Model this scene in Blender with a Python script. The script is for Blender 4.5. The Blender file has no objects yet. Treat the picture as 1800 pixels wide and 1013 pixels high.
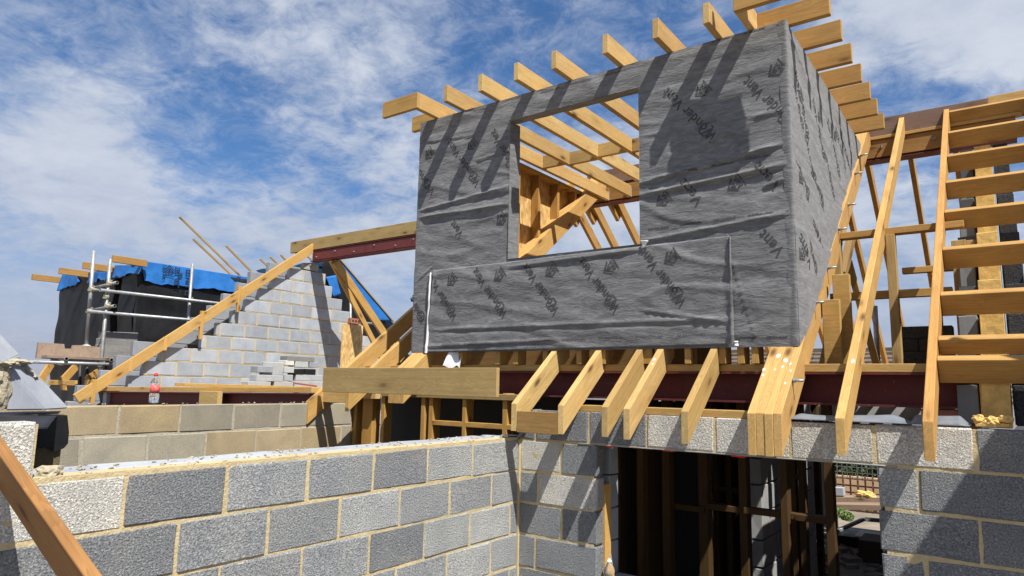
import bpy, bmesh, math, random
from mathutils import Vector as V, Matrix, noise
random.seed(7)
C = bpy.context.scene
COL = C.collection
H = 2.6                      # camera height above the ground; everything is lifted by H at the end

# ------------------------------------------------------------------ camera, sky, sun, exposure
F_PX, YAW, PIT, ROL = 1204.187, math.radians(-35.97778), math.radians(8.11745), math.radians(1.08355)
fw = V((math.sin(YAW)*math.cos(PIT), math.cos(YAW)*math.cos(PIT), math.sin(PIT)))
r0 = V((math.cos(YAW), -math.sin(YAW), 0)); u0 = r0.cross(fw)
rt = r0*math.cos(ROL) + u0*math.sin(ROL); up = -r0*math.sin(ROL) + u0*math.cos(ROL)
cam = bpy.data.cameras.new('camera'); cam.lens = F_PX/1800*36; cam.sensor_width = 36
cam.clip_end = 2000; cam.clip_start = .05
cob = bpy.data.objects.new('camera', cam); COL.objects.link(cob)
cob.matrix_world = Matrix(((rt.x, up.x, -fw.x, 0), (rt.y, up.y, -fw.y, 0), (rt.z, up.z, -fw.z, 0), (0, 0, 0, 1)))
C.camera = cob

def ray(x, y): return rt*((x-900)/F_PX) - up*((y-506.5)/F_PX) + fw
def at(x, y, ax, val):       # the point of the plane axis = val seen at photo position x, y
    d = ray(x, y); return d*(val/d[ax])

SUN = V((.5, -.24, .84)).normalized()
sl = bpy.data.lights.new('sun', 'SUN'); sl.energy = 5.0; sl.angle = math.radians(.5); sl.color = (1, .95, .86)
so = bpy.data.objects.new('sun', sl); COL.objects.link(so)
so.rotation_euler = (-SUN).to_track_quat('-Z', 'Y').to_euler()
so.location = (6, -6, 12)

w = bpy.data.worlds.new('World'); C.world = w; w.use_nodes = True
def sky():
    nt = w.node_tree; nt.nodes.clear(); N = nt.nodes.new; L = nt.links.new
    out = N('ShaderNodeOutputWorld'); bg = N('ShaderNodeBackground'); bg.inputs[1].default_value = .0475
    L(bg.outputs[0], out.inputs[0])
    st = N('ShaderNodeTexSky'); st.sky_type = 'NISHITA'; st.sun_disc = False
    st.sun_elevation = math.asin(SUN.z); st.sun_rotation = math.atan2(SUN.x, SUN.y)
    st.altitude = 100; st.air_density = 1.0; st.dust_density = .6; st.ozone_density = 2.2
    tc = N('ShaderNodeTexCoord'); sep = N('ShaderNodeSeparateXYZ'); L(tc.outputs['Generated'], sep.inputs[0])
    def M(op, a, b=None, c=None):
        n = N('ShaderNodeMath'); n.operation = op
        for i, v in enumerate((a, b, c)):
            if v is None: continue
            if isinstance(v, (int, float)): n.inputs[i].default_value = v
            else: L(v, n.inputs[i])
        return n.outputs[0]
    z = M('MAXIMUM', sep.outputs[2], 0.0)
    den = M('ADD', z, .22)
    cx = M('DIVIDE', sep.outputs[0], den); cy = M('DIVIDE', sep.outputs[1], den)
    cmb = N('ShaderNodeCombineXYZ'); L(cx, cmb.inputs[0]); L(cy, cmb.inputs[1])
    def nz(scale, det, rough, dist, off):
        mp = N('ShaderNodeMapping'); L(cmb.outputs[0], mp.inputs[0]); mp.inputs['Location'].default_value = off
        n = N('ShaderNodeTexNoise'); L(mp.outputs[0], n.inputs[0])
        n.inputs['Scale'].default_value = scale; n.inputs['Detail'].default_value = det
        n.inputs['Roughness'].default_value = rough; n.inputs['Distortion'].default_value = dist
        return n.outputs[0]
    big = nz(1.3, 3, .5, .3, (3.1, 1.7, 0)); mid = nz(3.6, 8, .62, .35, (7.3, 2.2, 1)); fine = nz(13, 7, .66, .5, (1.3, 5.2, 2))
    s = M('ADD', M('MULTIPLY', big, .35), M('ADD', M('MULTIPLY', mid, .46), M('MULTIPLY', fine, .40)))
    # broad openings and banks of the cloud field
    def blob(px, py, rad, amt, s):
        d = ray(px, py).normalized()
        vm = N('ShaderNodeVectorMath'); vm.operation = 'DISTANCE'; L(tc.outputs['Generated'], vm.inputs[0]); vm.inputs[1].default_value = d
        mr = N('ShaderNodeMapRange'); mr.interpolation_type = 'SMOOTHSTEP'; L(vm.outputs['Value'], mr.inputs[0])
        mr.inputs[1].default_value = 0; mr.inputs[2].default_value = rad; mr.inputs[3].default_value = amt; mr.inputs[4].default_value = 0
        return M('ADD', s, mr.outputs[0])
    for b in ((380, 240, .15, -.20), (60, 60, .2, -.12), (300, 60, .12, -.05), (330, 290, .1, -.08), (1180, 40, .24, -.26), (1300, 110, .14, -.12), (1660, 215, .13, -.26), (1560, 175, .09, -.2), (870, 20, .14, -.12),
              (560, 90, .2, .06), (250, 400, .34, .12), (680, 330, .22, .08), (1680, 60, .2, .16), (1000, 400, .25, .08), (1550, 420, .25, .08), (940, 150, .1, -.06),
              (160, 180, .12, .05), (600, 340, .07, -.07), (80, 500, .2, -.05)):
        s = blob(*b, s)
    cr = N('ShaderNodeMapRange'); cr.interpolation_type = 'SMOOTHSTEP'; L(s, cr.inputs[0])
    cr.inputs[1].default_value = .46; cr.inputs[2].default_value = .75; cr.inputs[3].default_value = .05; cr.inputs[4].default_value = .95
    veil = N('ShaderNodeMapRange'); veil.interpolation_type = 'SMOOTHSTEP'
    L(M('ADD', M('MULTIPLY', nz(7, 8, .7, .5, (4.4, 9.1, 3)), .7), M('MULTIPLY', big, .3)), veil.inputs[0])
    veil.inputs[1].default_value = .40; veil.inputs[2].default_value = .66; veil.inputs[3].default_value = .03; veil.inputs[4].default_value = .5
    cover = M('SUBTRACT', 1.0, M('MULTIPLY', M('SUBTRACT', 1.0, cr.outputs[0]), M('SUBTRACT', 1.0, veil.outputs[0])))
    # saturate the blue slightly
    hs = N('ShaderNodeHueSaturation'); hs.inputs['Saturation'].default_value = 1.42; hs.inputs['Value'].default_value = 1.42; L(st.outputs[0], hs.inputs['Color'])
    tn = N('ShaderNodeMix'); tn.data_type = 'RGBA'; tn.blend_type = 'MULTIPLY'; tn.inputs[0].default_value = 1; L(hs.outputs[0], tn.inputs[6]); tn.inputs[7].default_value = (1.3, 1.0, 1.06, 1)
    shade = N('ShaderNodeMapRange'); L(mid, shade.inputs[0]); shade.inputs[1].default_value = .3; shade.inputs[2].default_value = .7
    cc = N('ShaderNodeMix'); cc.data_type = 'RGBA'; L(shade.outputs[0], cc.inputs[0])
    cc.inputs[6].default_value = (6.0, 6.8, 8.4, 1); cc.inputs[7].default_value = (8.6, 9.2, 10.4, 1)
    mx = N('ShaderNodeMix'); mx.data_type = 'RGBA'; L(cover, mx.inputs[0]); L(tn.outputs[2], mx.inputs[6]); L(cc.outputs[2], mx.inputs[7])
    # thin haze low down
    hz = N('ShaderNodeMapRange'); hz.interpolation_type = 'SMOOTHSTEP'; L(sep.outputs[2], hz.inputs[0])
    hz.inputs[1].default_value = -.02; hz.inputs[2].default_value = .30; hz.inputs[3].default_value = .62; hz.inputs[4].default_value = 0
    mh = N('ShaderNodeMix'); mh.data_type = 'RGBA'; L(hz.outputs[0], mh.inputs[0]); L(mx.outputs[2], mh.inputs[6]); mh.inputs[7].default_value = (3.6, 4.6, 6.9, 1)
    L(mh.outputs[2], bg.inputs[0])
sky()
vs = C.view_settings; vs.view_transform = 'Standard'; vs.look = 'None'; vs.exposure = 0.72; vs.gamma = 1; vs.use_curve_mapping = False

# ------------------------------------------------------------------ materials
class NT:
    def __init__(s, name, rough=.8):
        s.m = bpy.data.materials.new(name); s.m.use_nodes = True; s.t = s.m.node_tree; s.b = s.t.nodes['Principled BSDF']
        s.b.inputs['Roughness'].default_value = rough; s.b.inputs['Specular IOR Level'].default_value = .25
        s.tc = s.n('ShaderNodeTexCoord'); s.oi = s.n('ShaderNodeObjectInfo')
        s.off = s.n('ShaderNodeVectorMath'); s.off.operation = 'MULTIPLY_ADD'
        cb = s.n('ShaderNodeCombineXYZ'); s.l(s.oi.outputs['Random'], cb.inputs[0]); s.l(s.oi.outputs['Random'], cb.inputs[1]); s.l(s.oi.outputs['Random'], cb.inputs[2])
        s.l(cb.outputs[0], s.off.inputs[0]); s.off.inputs[1].default_value = (37, 91, 53); s.l(s.tc.outputs['Object'], s.off.inputs[2])
        s.P = s.off.outputs[0]
    def n(s, k): return s.t.nodes.new(k)
    def l(s, a, b): s.t.links.new(a, b)
    def map(s, sc, vec=None):
        m = s.n('ShaderNodeMapping'); m.inputs['Scale'].default_value = sc; s.l(vec or s.P, m.inputs[0]); return m.outputs[0]
    def noise(s, scale, det=3, rough=.55, dist=0, vec=None):
        n = s.n('ShaderNodeTexNoise'); n.inputs['Scale'].default_value = scale; n.inputs['Detail'].default_value = det
        n.inputs['Roughness'].default_value = rough; n.inputs['Distortion'].default_value = dist; s.l(vec or s.P, n.inputs[0]); return n.outputs[0]
    def vor(s, scale, vec=None, feat='F1', rnd=1):
        n = s.n('ShaderNodeTexVoronoi'); n.feature = feat; n.inputs['Scale'].default_value = scale; n.inputs['Randomness'].default_value = rnd; s.l(vec or s.P, n.inputs[0]); return n
    def rng(s, v, a, b, c=0, d=1):
        n = s.n('ShaderNodeMapRange'); s.l(v, n.inputs[0])
        for i, x in enumerate((a, b, c, d)): n.inputs[i+1].default_value = x
        return n.outputs[0]
    def mix(s, f, a, b, mode='MIX'):
        n = s.n('ShaderNodeMix'); n.data_type = 'RGBA'; n.blend_type = mode
        for sock, v in ((0, f), (6, a), (7, b)):
            if isinstance(v, (int, float)): n.inputs[sock].default_value = v
            elif isinstance(v, tuple): n.inputs[sock].default_value = (*v, 1) if len(v) == 3 else v
            else: s.l(v, n.inputs[sock])
        return n.outputs[2]
    def math(s, op, a, b):
        n = s.n('ShaderNodeMath'); n.operation = op
        for i, v in enumerate((a, b)):
            if isinstance(v, (int, float)): n.inputs[i].default_value = v
            else: s.l(v, n.inputs[i])
        return n.outputs[0]
    def col(s, c):
        if isinstance(c, tuple): s.b.inputs['Base Color'].default_value = (*c, 1)
        else: s.l(c, s.b.inputs['Base Color'])
    def bump(s, h, strength=.5, dist=.01, prev=None):
        n = s.n('ShaderNodeBump'); n.inputs['Strength'].default_value = strength; n.inputs['Distance'].default_value = dist
        s.l(h, n.inputs['Height']); s.l(n.outputs[0], s.b.inputs['Normal']); return n

def wood(name, c1, c2, streak, knots=True, rough=.72):
    c1, c2, streak = [tuple(q*k for q, k in zip(c, (.86, .93, 1.06))) for c in (c1, c2, streak)]
    s = NT(name, rough)
    p = s.map((.9, 11, 11))
    ring = s.noise(1.6, 3, .5, 1.4, p)
    bands = s.rng(s.math('FRACT', s.math('MULTIPLY', ring, 9), 0), 0, 1)
    p2 = s.map((1.5, 95, 95)); fib = s.noise(1, 4, .6, 0, p2)
    p3 = s.map((.55, 2.2, 2.2)); big = s.noise(1.3, 2, .5, .4, p3)
    c = s.mix(s.rng(big, .3, .7), c1, c2)
    c = s.mix(s.math('MULTIPLY', bands, .5), c, streak)
    c = s.mix(s.rng(fib, .42, .75, 0, .45), c, streak)
    if knots:
        kp = s.map((2.6, 7, 7)); wv = s.vor(1, kp)
        k = s.rng(wv.outputs['Distance'], .06, .17, .85, 0); halo = s.rng(wv.outputs['Distance'], .12, .4, .4, 0)
        c = s.mix(halo, c, tuple(x*.75 for x in streak)); c = s.mix(k, c, (.07, .033, .012))
    # sawn ends: paler cross grain with rings
    sx = s.n('ShaderNodeSeparateXYZ'); s.l(s.tc.outputs['Normal'], sx.inputs[0])
    ab = s.math('ABSOLUTE', sx.outputs[0], 0); e = s.rng(ab, .7, .75)
    rg = s.math('SINE', s.math('MULTIPLY', s.noise(11, 1, .4, .3), 95), 0)
    endc = s.mix(s.rng(rg, -1, 1, 0, .35), tuple(x*.95 for x in c1), streak)
    dirt = s.noise(9, 4, .6)
    endc = s.mix(s.rng(dirt, .45, .75, 0, .4), endc, tuple(x*.45 for x in c2))
    c = s.mix(e, c, endc)
    sm = s.noise(2.3, 5, .65, .4); c = s.mix(s.rng(sm, .52, .78, 0, .28), c, tuple(x*.5 for x in c2))
    c = s.mix(1.0, c, s.oi.outputs['Color'], 'MULTIPLY')
    s.col(c); s.bump(fib, .25, .002)
    return s.m
PINE = wood('pine', (.63, .42, .155), (.54, .33, .105), (.35, .175, .05))
GREEN = wood('treated_pine', (.42, .29, .125), (.33, .22, .09), (.2, .125, .05))
GREY_WOOD = wood('weathered_board', (.40, .29, .21), (.30, .21, .15), (.17, .12, .085))

def block_mat():
    s = NT('block', .95); s.b.inputs['Specular IOR Level'].default_value = .1
    g = s.vor(115); g2 = s.vor(215)
    big = s.noise(3.5, 4, .6); fine = s.noise(260, 2, .6)
    pit = s.noise(120, 4, .66, .3)
    h = s.math('ADD', s.math('MULTIPLY', s.rng(pit, .36, .56), 1.0), s.math('MULTIPLY', g.outputs['Distance'], -.5))
    tone = s.mix(s.rng(pit, .33, .46, .78, 0), (1.03, 1.03, 1.03), (.25, .25, .265))  # pits also darkened in the colour, for the shade inside them
    tone = s.mix(s.rng(g2.outputs['Color'], 0, 1, 0, .3), tone, s.mix(s.rng(fine, .3, .7), (.7, .7, .72), (1.35, 1.33, 1.3)), 'MULTIPLY')
    tone = s.mix(1.0, tone, s.mix(s.rng(big, .3, .7), (.84, .86, .9), (1.12, 1.11, 1.08)), 'MULTIPLY')
    c = s.mix(1.0, tone, s.oi.outputs['Color'], 'MULTIPLY')
    smear = s.noise(5, 6, .7, .6)
    c = s.mix(s.rng(smear, .6, .74, 0, .42), c, (.40, .34, .22))
    s.col(c); s.bump(h, .9, .006); return s.m
BLOCK = block_mat()
def smooth_block_mat():
    s = NT('aerated_block', .9)
    st = s.noise(1, 4, .6, 0, s.map((3, 3, 60))); big = s.noise(5, 4, .6); f = s.noise(140, 2, .5)
    vert = s.noise(1, 3, .5, 0, s.map((45, 45, 2)))
    c = s.mix(s.rng(big, .3, .7), (.80, .82, .86), (1.08, 1.08, 1.07))
    c = s.mix(s.rng(vert, .55, .75, 0, .3), c, (1.3, 1.3, 1.28)); c = s.mix(s.rng(f, .55, .8, 0, .3), c, (.7, .7, .72))
    c = s.mix(1.0, c, s.oi.outputs['Color'], 'MULTIPLY'); s.col(c); s.bump(s.math('ADD', big, s.math('MULTIPLY', vert, .4)), .35, .006); return s.m
AERATED = smooth_block_mat()
def sand_block_mat():
    s = NT('sand_faced_block', .95)
    big = s.noise(4, 5, .6, .5); f = s.noise(150, 3, .65); v = s.vor(70)
    c = s.mix(s.rng(big, .3, .7), (.78, .78, .8), (1.14, 1.12, 1.05)); c = s.mix(s.rng(f, .46, .66, 0, .6), c, (.55, .53, .5))
    c = s.mix(s.rng(v.outputs['Distance'], 0, .12, .6, 0), c, (1.7, 1.7, 1.65))
    c = s.mix(1.0, c, s.oi.outputs['Color'], 'MULTIPLY'); s.col(c); s.bump(f, .5, .004); return s.m
SANDB = sand_block_mat()
def mortar_mat(name, c1, c2):
    s = NT(name, .95); n = s.noise(6, 5, .65, .3); f = s.noise(90, 4, .65)
    c = s.mix(s.rng(n, .3, .7), c1, c2); c = s.mix(s.rng(f, .5, .75, 0, .4), c, tuple(x*.55 for x in c2)); s.col(c); s.bump(f, .8, .008); return s.m
MORTAR = mortar_mat('mortar', (.54, .45, .275), (.43, .35, .20))
LUMP = mortar_mat('mortar_dropping', (.42, .375, .28), (.30, .265, .195))
GMORTAR = mortar_mat('grey_mortar', (.42, .39, .32), (.34, .31, .25))
def simple(name, c, rough=.6, metal=0, nscale=0, amt=.3, bump=0, spec=.3):
    s = NT(name, rough); s.b.inputs['Metallic'].default_value = metal; s.b.inputs['Specular IOR Level'].default_value = spec
    if nscale:
        n = s.noise(nscale, 5, .6, .3); s.col(s.mix(s.rng(n, .3, .72), tuple(x*(1-amt) for x in c), tuple(x*(1+amt) for x in c)))
        if bump: s.bump(n, bump, .01)
    else: s.col(c)
    return s.m
def red_steel():
    s = NT('red_oxide_steel', .55); n = s.noise(5, 6, .68, .6); sc = s.noise(1, 5, .7, .3, s.map((2.5, 30, 30))); d = s.noise(55, 3, .6)
    c = s.mix(s.rng(n, .3, .7), (.075, .015, .016), (.125, .03, .028)); c = s.mix(s.rng(sc, .6, .72, 0, .35), c, (.21, .12, .10)); c = s.mix(s.rng(d, .64, .74, 0, .5), c, (.26, .2, .17))
    s.col(c); s.l(s.rng(n, .3, .7, .42, .7), s.b.inputs['Roughness']); return s.m
STEEL = red_steel()
GALV = simple('galvanised', (.33, .345, .36), .5, .5, 22, .25)
OLDGALV = simple('weathered_galvanised', (.3, .31, .31), .55, .6, 14, .3)
COUPLER = simple('coupler_metal', (.45, .42, .30), .5, .7, 30, .3)
CLAD_WHITE = simple('white_sheet', (.72, .73, .75), .6, 0, 8, .08)
def membrane():
    s = NT('breather_membrane', .82); s.b.inputs['Sheen Weight'].default_value = .15
    p = s.map((2.4, 2.4, 8.5), s.tc.outputs['Object']); st = s.noise(2.6, 7, .68, 1.1, p)
    f = s.noise(300, 2, .6, 0, s.tc.outputs['Object']); f2 = s.noise(45, 4, .6, .4, s.map((.4, .4, 1.5), s.tc.outputs['Object']))
    c = s.mix(s.rng(st, .34, .68), (.080, .085, .093), (.205, .211, .221)); c = s.mix(s.rng(f2, .35, .7, 0, .55), c, (.078, .082, .09))
    c = s.mix(s.rng(f, .4, .7, 0, .3), c, (.24, .24, .245))
    cr_ = s.noise(1.0, 3, .5, .5, s.map((1.6, 1.6, 6.5), s.tc.outputs['Object'])); cr2 = s.noise(1.0, 3, .5, .8, s.map((3.2, 3.2, 5), s.tc.outputs['Object']))
    ridge = s.math('ADD', s.rng(s.math('ABSOLUTE', s.math('SUBTRACT', cr_, .5), 0), 0, .022, 1, 0), s.rng(s.math('ABSOLUTE', s.math('SUBTRACT', cr2, .47), 0), 0, .018, .6, 0))
    s.col(c); s.bump(s.math('ADD', s.math('ADD', f2, s.math('MULTIPLY', st, 1.2)), s.math('MULTIPLY', ridge, .22)), .42, .009); return s.m
MEMB = membrane()
PRINT = simple('print_black', (.052, .053, .057), .8, 0, 60, .3)
BLACKM = simple('black_membrane', (.009, .0095, .011), .5, 0, 7, .4, .5)
BLUEM = simple('blue_membrane', (.019, .14, .43), .6, 0, 6, .2, .5)
BPRINT = simple('blue_print', (.012, .03, .075), .7)
def osb():
    s = NT('osb', .75); v = s.vor(1, s.map((38, 38, 14))); n = s.noise(8, 4, .6)
    sp = s.n('ShaderNodeSeparateColor'); s.l(v.outputs['Color'], sp.inputs[0])
    c = s.mix(sp.outputs[0], (.42, .25, .085), (.72, .50, .22)); c = s.mix(s.rng(n, .4, .7, 0, .35), c, (.3, .17, .06)); s.col(c); s.bump(v.outputs['Distance'], .4, .004); return s.m
OSB = osb()
FOAM = simple('foam_board', (.58, .39, .13), .85, 0, 14, .3, .6)
SHEET = simple('grey_sheet', (.15, .17, .2), .45, 0, 10, .2, .3)
CONC = simple('concrete', (.26, .25, .235), .9, 0, 3, .3, .3)
SOIL = simple('ground_mat', (.20, .17, .13), .95, 0, 1.2, .35, .4)
TILE = simple('roof_tile_mat', (.12, .095, .075), .85, 0, 6, .3)
BRICK = simple('brick_mat', (.33, .13, .075), .9, 0, 8, .3, .3)
LEAF = simple('leaf_mat', (.05, .085, .025), .6, 0, 1.5, .5)
LEAF2 = simple('conifer_leaf_mat', (.03, .055, .03), .6, 0, 1.5, .45)
BARK = simple('bark', (.11, .08, .055), .9, 0, 12, .4, .6)
RED = simple('red_plastic', (.62, .025, .03), .4)
LABEL = simple('label_print', (.65, .12, .11), .5, 0, 70, .5)
WHITEP = simple('white_plastic', (.8, .8, .8), .4)
DARKM = simple('dark_paint', (.02, .021, .024), .5)
MESHM = simple('fence_wire', (.22, .21, .19), .5, .5)
PAPER = simple('pale_board', (.7, .72, .75), .6)
def pet():
    s = NT('clear_pet', .06); s.col((.93, .96, .97)); s.b.inputs['Transmission Weight'].default_value = .93; s.b.inputs['IOR'].default_value = 1.2; s.b.inputs['Specular IOR Level'].default_value = .6; return s.m
PET = pet()

# ------------------------------------------------------------------ object helpers
WM = {}                                            # world matrices as built
def link(name, me, parent=None, mw=None, mat=None, color=None):
    o = bpy.data.objects.new(name, me); COL.objects.link(o); mw = mw or Matrix.Identity(4); WM[o] = mw
    if parent is not None: o.parent = parent; o.matrix_basis = WM[parent].inverted() @ mw
    else: o.matrix_basis = mw
    if mat is not None and me is not None and not me.materials: me.materials.append(mat)
    if color is not None: o.color = (*color, 1)
    return o
def thing(name, label, cat, loc, group=None):
    o = bpy.data.objects.new(name, None); COL.objects.link(o); o.empty_display_size = .1
    WM[o] = Matrix.Translation(loc); o.matrix_basis = WM[o]; return tag(o, label, cat, group)
def tag(o, label, cat, group=None):
    o['label'] = label; o['category'] = cat
    if group: o['group'] = group
    return o
def structure(o): o['kind'] = 'structure'; return o
def stuff(o): o['kind'] = 'stuff'; return o

def frame(p, x, n):                                # local X along x, local Z along n
    x = V(x).normalized(); y = V(n).cross(x).normalized(); z = x.cross(y)
    return Matrix(((x.x, y.x, z.x, p[0]), (x.y, y.y, z.y, p[1]), (x.z, y.z, z.z, p[2]), (0, 0, 0, 1)))
_pm = {}
def prism(poly, wdt, bev=.0025):                   # polygon in local XZ extruded +-wdt/2 along local Y
    key = (tuple((round(a, 3), round(b, 3)) for a, b in poly), round(wdt, 3), bev)
    if key in _pm: return _pm[key].copy() if False else _pm[key]
    bm = bmesh.new(); a = [bm.verts.new((x, -wdt/2, z)) for x, z in poly]; b = [bm.verts.new((x, wdt/2, z)) for x, z in poly]
    n = len(poly); bm.faces.new(a); bm.faces.new(b[::-1])
    for i in range(n): bm.faces.new((a[i], b[i], b[(i+1) % n], a[(i+1) % n]))
    bmesh.ops.recalc_face_normals(bm, faces=bm.faces)
    if bev: bmesh.ops.bevel(bm, geom=list(bm.edges), offset=bev, segments=1, affect='EDGES')
    me = bpy.data.meshes.new('piece'); bm.to_mesh(me); bm.free(); _pm[key] = me; return me
MATMESH = {}
def put(name, me, mat, parent, mw, color=None):    # mesh shared per material
    k = (me.name, mat.name)
    if k not in MATMESH:
        m = me if not me.materials else me.copy()
        if m.materials: m.materials.clear()
        m.materials.append(mat); MATMESH[k] = m
    return link(name, MATMESH[k], parent, mw, None, color)
def tint(v=.15, g=.04):
    k = 1+random.uniform(-v, v); return (k*(1+random.uniform(-g, g)), k, k*(1+random.uniform(-g, g)))
def bar(name, p0, p1, wdt, hgt, parent, mat=PINE, upv=(0, 0, 1), az=0, ay=0, color=None, bev=.0025):
    """straight timber: centre line p0-p1 (az=-.5: the line is on the top face, +.5 on the bottom face; ay likewise sideways)"""
    p0 = V(p0); p1 = V(p1); d = p1-p0; Lg = d.length
    mw = frame(p0, d, upv); me = prism([(0, -hgt/2), (Lg, -hgt/2), (Lg, hgt/2), (0, hgt/2)], wdt, bev)
    return put(name, me, mat, parent, mw @ Matrix.Translation((0, ay*wdt, az*hgt)), color or tint())
def box(name, lo, hi, parent, mat, color=None, bev=.003):
    lo = V(lo); hi = V(hi); s = hi-lo
    return bar(name, (lo.x, (lo.y+hi.y)/2, (lo.z+hi.z)/2), (hi.x, (lo.y+hi.y)/2, (lo.z+hi.z)/2), s.y, s.z, parent, mat, color=color, bev=bev)
def boxy(name, lo, hi, parent, mat, color=None, bev=.003):      # the same with grain along Y
    lo = V(lo); hi = V(hi); s = hi-lo
    return bar(name, ((lo.x+hi.x)/2, lo.y, (lo.z+hi.z)/2), ((lo.x+hi.x)/2, hi.y, (lo.z+hi.z)/2), s.x, s.z, parent, mat, color=color, bev=bev)
def post(name, x, y, z0, z1, wx, wy, parent, mat=PINE, color=None):
    return bar(name, (x, y, z0), (x, y, z1), wy, wx, parent, mat, upv=(1, 0, 0), color=color)
def mesh_obj(name, verts, faces, parent, mat, smooth=False, mw=None):
    me = bpy.data.meshes.new(name); me.from_pydata([tuple(v) for v in verts], [], faces); me.update()
    if smooth:
        for p in me.polygons: p.use_smooth = True
    return link(name, me, parent, mw, mat)
def tube(name, p0, p1, r, parent, mat=GALV, seg=14, hollow=True):
    p0 = V(p0); p1 = V(p1); d = p1-p0; mw = frame(p0, d, (0, 0, 1) if abs(d.normalized().z) < .9 else (1, 0, 0)); Lg = d.length
    vs, fs = [], []
    for x, rr in ((0, r), (Lg, r), (Lg, r*.84), (0, r*.84)):
        for i in range(seg): a = 2*math.pi*i/seg; vs.append((x, rr*math.cos(a), rr*math.sin(a)))
    for k in range(4):
        for i in range(seg):
            j = (i+1) % seg; k2 = (k+1) % 4; fs.append((k*seg+i, k*seg+j, k2*seg+j, k2*seg+i))
    o = mesh_obj(name, vs, fs, parent, mat, False, mw)
    for p in o.data.polygons[:seg]: p.use_smooth = True
    return o
def lathe(name, prof, loc, parent, mat, seg=28):
    vs, fs = [], []
    for r, z in prof:
        for i in range(seg): a = 2*math.pi*i/seg; vs.append((loc[0]+r*math.cos(a), loc[1]+r*math.sin(a), loc[2]+z))
    for k in range(len(prof)-1):
        for i in range(seg): j = (i+1) % seg; fs.append((k*seg+i, k*seg+j, (k+1)*seg+j, (k+1)*seg+i))
    fs.append(tuple(range(seg))[::-1]); fs.append(tuple((len(prof)-1)*seg+i for i in range(seg)))
    return mesh_obj(name, vs, fs, parent, mat, True)

# ------------------------------------------------------------------ roof geometry
PITCH = math.radians(37.3); T = math.tan(PITCH); CP, SP = math.cos(PITCH), math.sin(PITCH)
RD = V((0, CP, SP)); RN = V((0, -SP, CP)); BD = V((0, CP, -SP)); BN = V((0, SP, CP))
def zt(y): return .034 + T*(y-4.12)                # top of the front rafters
HP = .15/CP
def rafter(name, x, y0, y1, parent, wdt=.046, hp=HP, mat=PINE, color=None, top_level=None, notch=None):
    p0 = V((x, y0, zt(y0)))
    pts = [(y0, 0), (y1, 0)]
    if top_level is not None: pass
    poly = []
    def loc(y, z): q = V((x, y, z))-p0; return (q.dot(RD), q.dot(RN))
    poly = [loc(y0, zt(y0)-hp), loc(y1, zt(y1)-hp), loc(y1, zt(y1)), loc(y0, zt(y0))]
    return put(name, prism(poly, wdt), mat, parent, frame(p0, RD, RN), color or tint())

# ------------------------------------------------------------------ ground and floor
def ground():
    n = 40; vs, fs = [], []
    xs = [(-1 if i < n/2 else 1)*abs(i-n/2)**2.2*.9 for i in range(n+1)]
    for y in xs:
        for x in xs: vs.append((x-2, y+6, -2.6+.06*noise.noise(V((x*.3, y*.3, 0)))*(1 if math.hypot(x, y) > 9 else .15)))
    for j in range(n):
        for i in range(n): a = j*(n+1)+i; fs.append((a, a+1, a+n+2, a+n+1))
    structure(mesh_obj('ground', vs, fs, None, SOIL, True))
ground()
FZ = -2.0
structure(box('floor', (-10.1, 4.46, -2.58), (.2, 11.5, FZ), None, CONC))

# ------------------------------------------------------------------ block walls
DK, MD, LT, WH = (.235, .247, .262), (.31, .325, .34), (.40, .415, .415), (.58, .57, .53)
AG, AL = (.26, .28, .31), (.33, .345, .37)
TN, TG = (.35, .29, .19), (.28, .26, .21)
_bk = {}
def block_mesh(Lg, th, hg, var):
    k = (round(Lg, 2), th, round(hg, 3), var)
    if k in _bk: return _bk[k]
    rnd = random.Random(hash(k) % 9999+var)
    bm = bmesh.new(); bmesh.ops.create_cube(bm, size=1)
    for v in bm.verts:
        v.co.x *= Lg; v.co.y *= th; v.co.z *= hg
    bmesh.ops.bevel(bm, geom=list(bm.edges), offset=.006, segments=1, affect='EDGES')
    for v in bm.verts: v.co += V((rnd.uniform(-.004, .004), rnd.uniform(-.0025, .0025), rnd.uniform(-.004, .004)))
    me = bpy.data.meshes.new('block'); bm.to_mesh(me); bm.free(); _bk[k] = me; return me
def block(parent, axis, val, sgn, a0, a1, z0, z1, th, mat, color, name='block', joint=.0145):
    """one block in a wall whose face lies on axis=val and looks along sgn"""
    Lg = a1-a0-joint; hg = z1-z0-joint
    if Lg < .02: return None
    me = block_mesh(Lg, th, hg, random.randrange(3)); off = random.uniform(-.002, .002)
    c = (a0+a1)/2; zc = (z0+z1)/2; d = val - sgn*(th/2-off)
    mw = Matrix.Translation((d, c, zc)) @ Matrix.Rotation(math.pi/2, 4, 'Z') if axis == 0 else Matrix.Translation((c, d, zc))
    mw = mw @ Matrix.Rotation(random.uniform(-.004, .004), 4, 'Y')
    k = 1+random.uniform(-.08, .08)
    return put(name, me, mat, parent, mw, tuple(c_*k for c_ in color))
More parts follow.
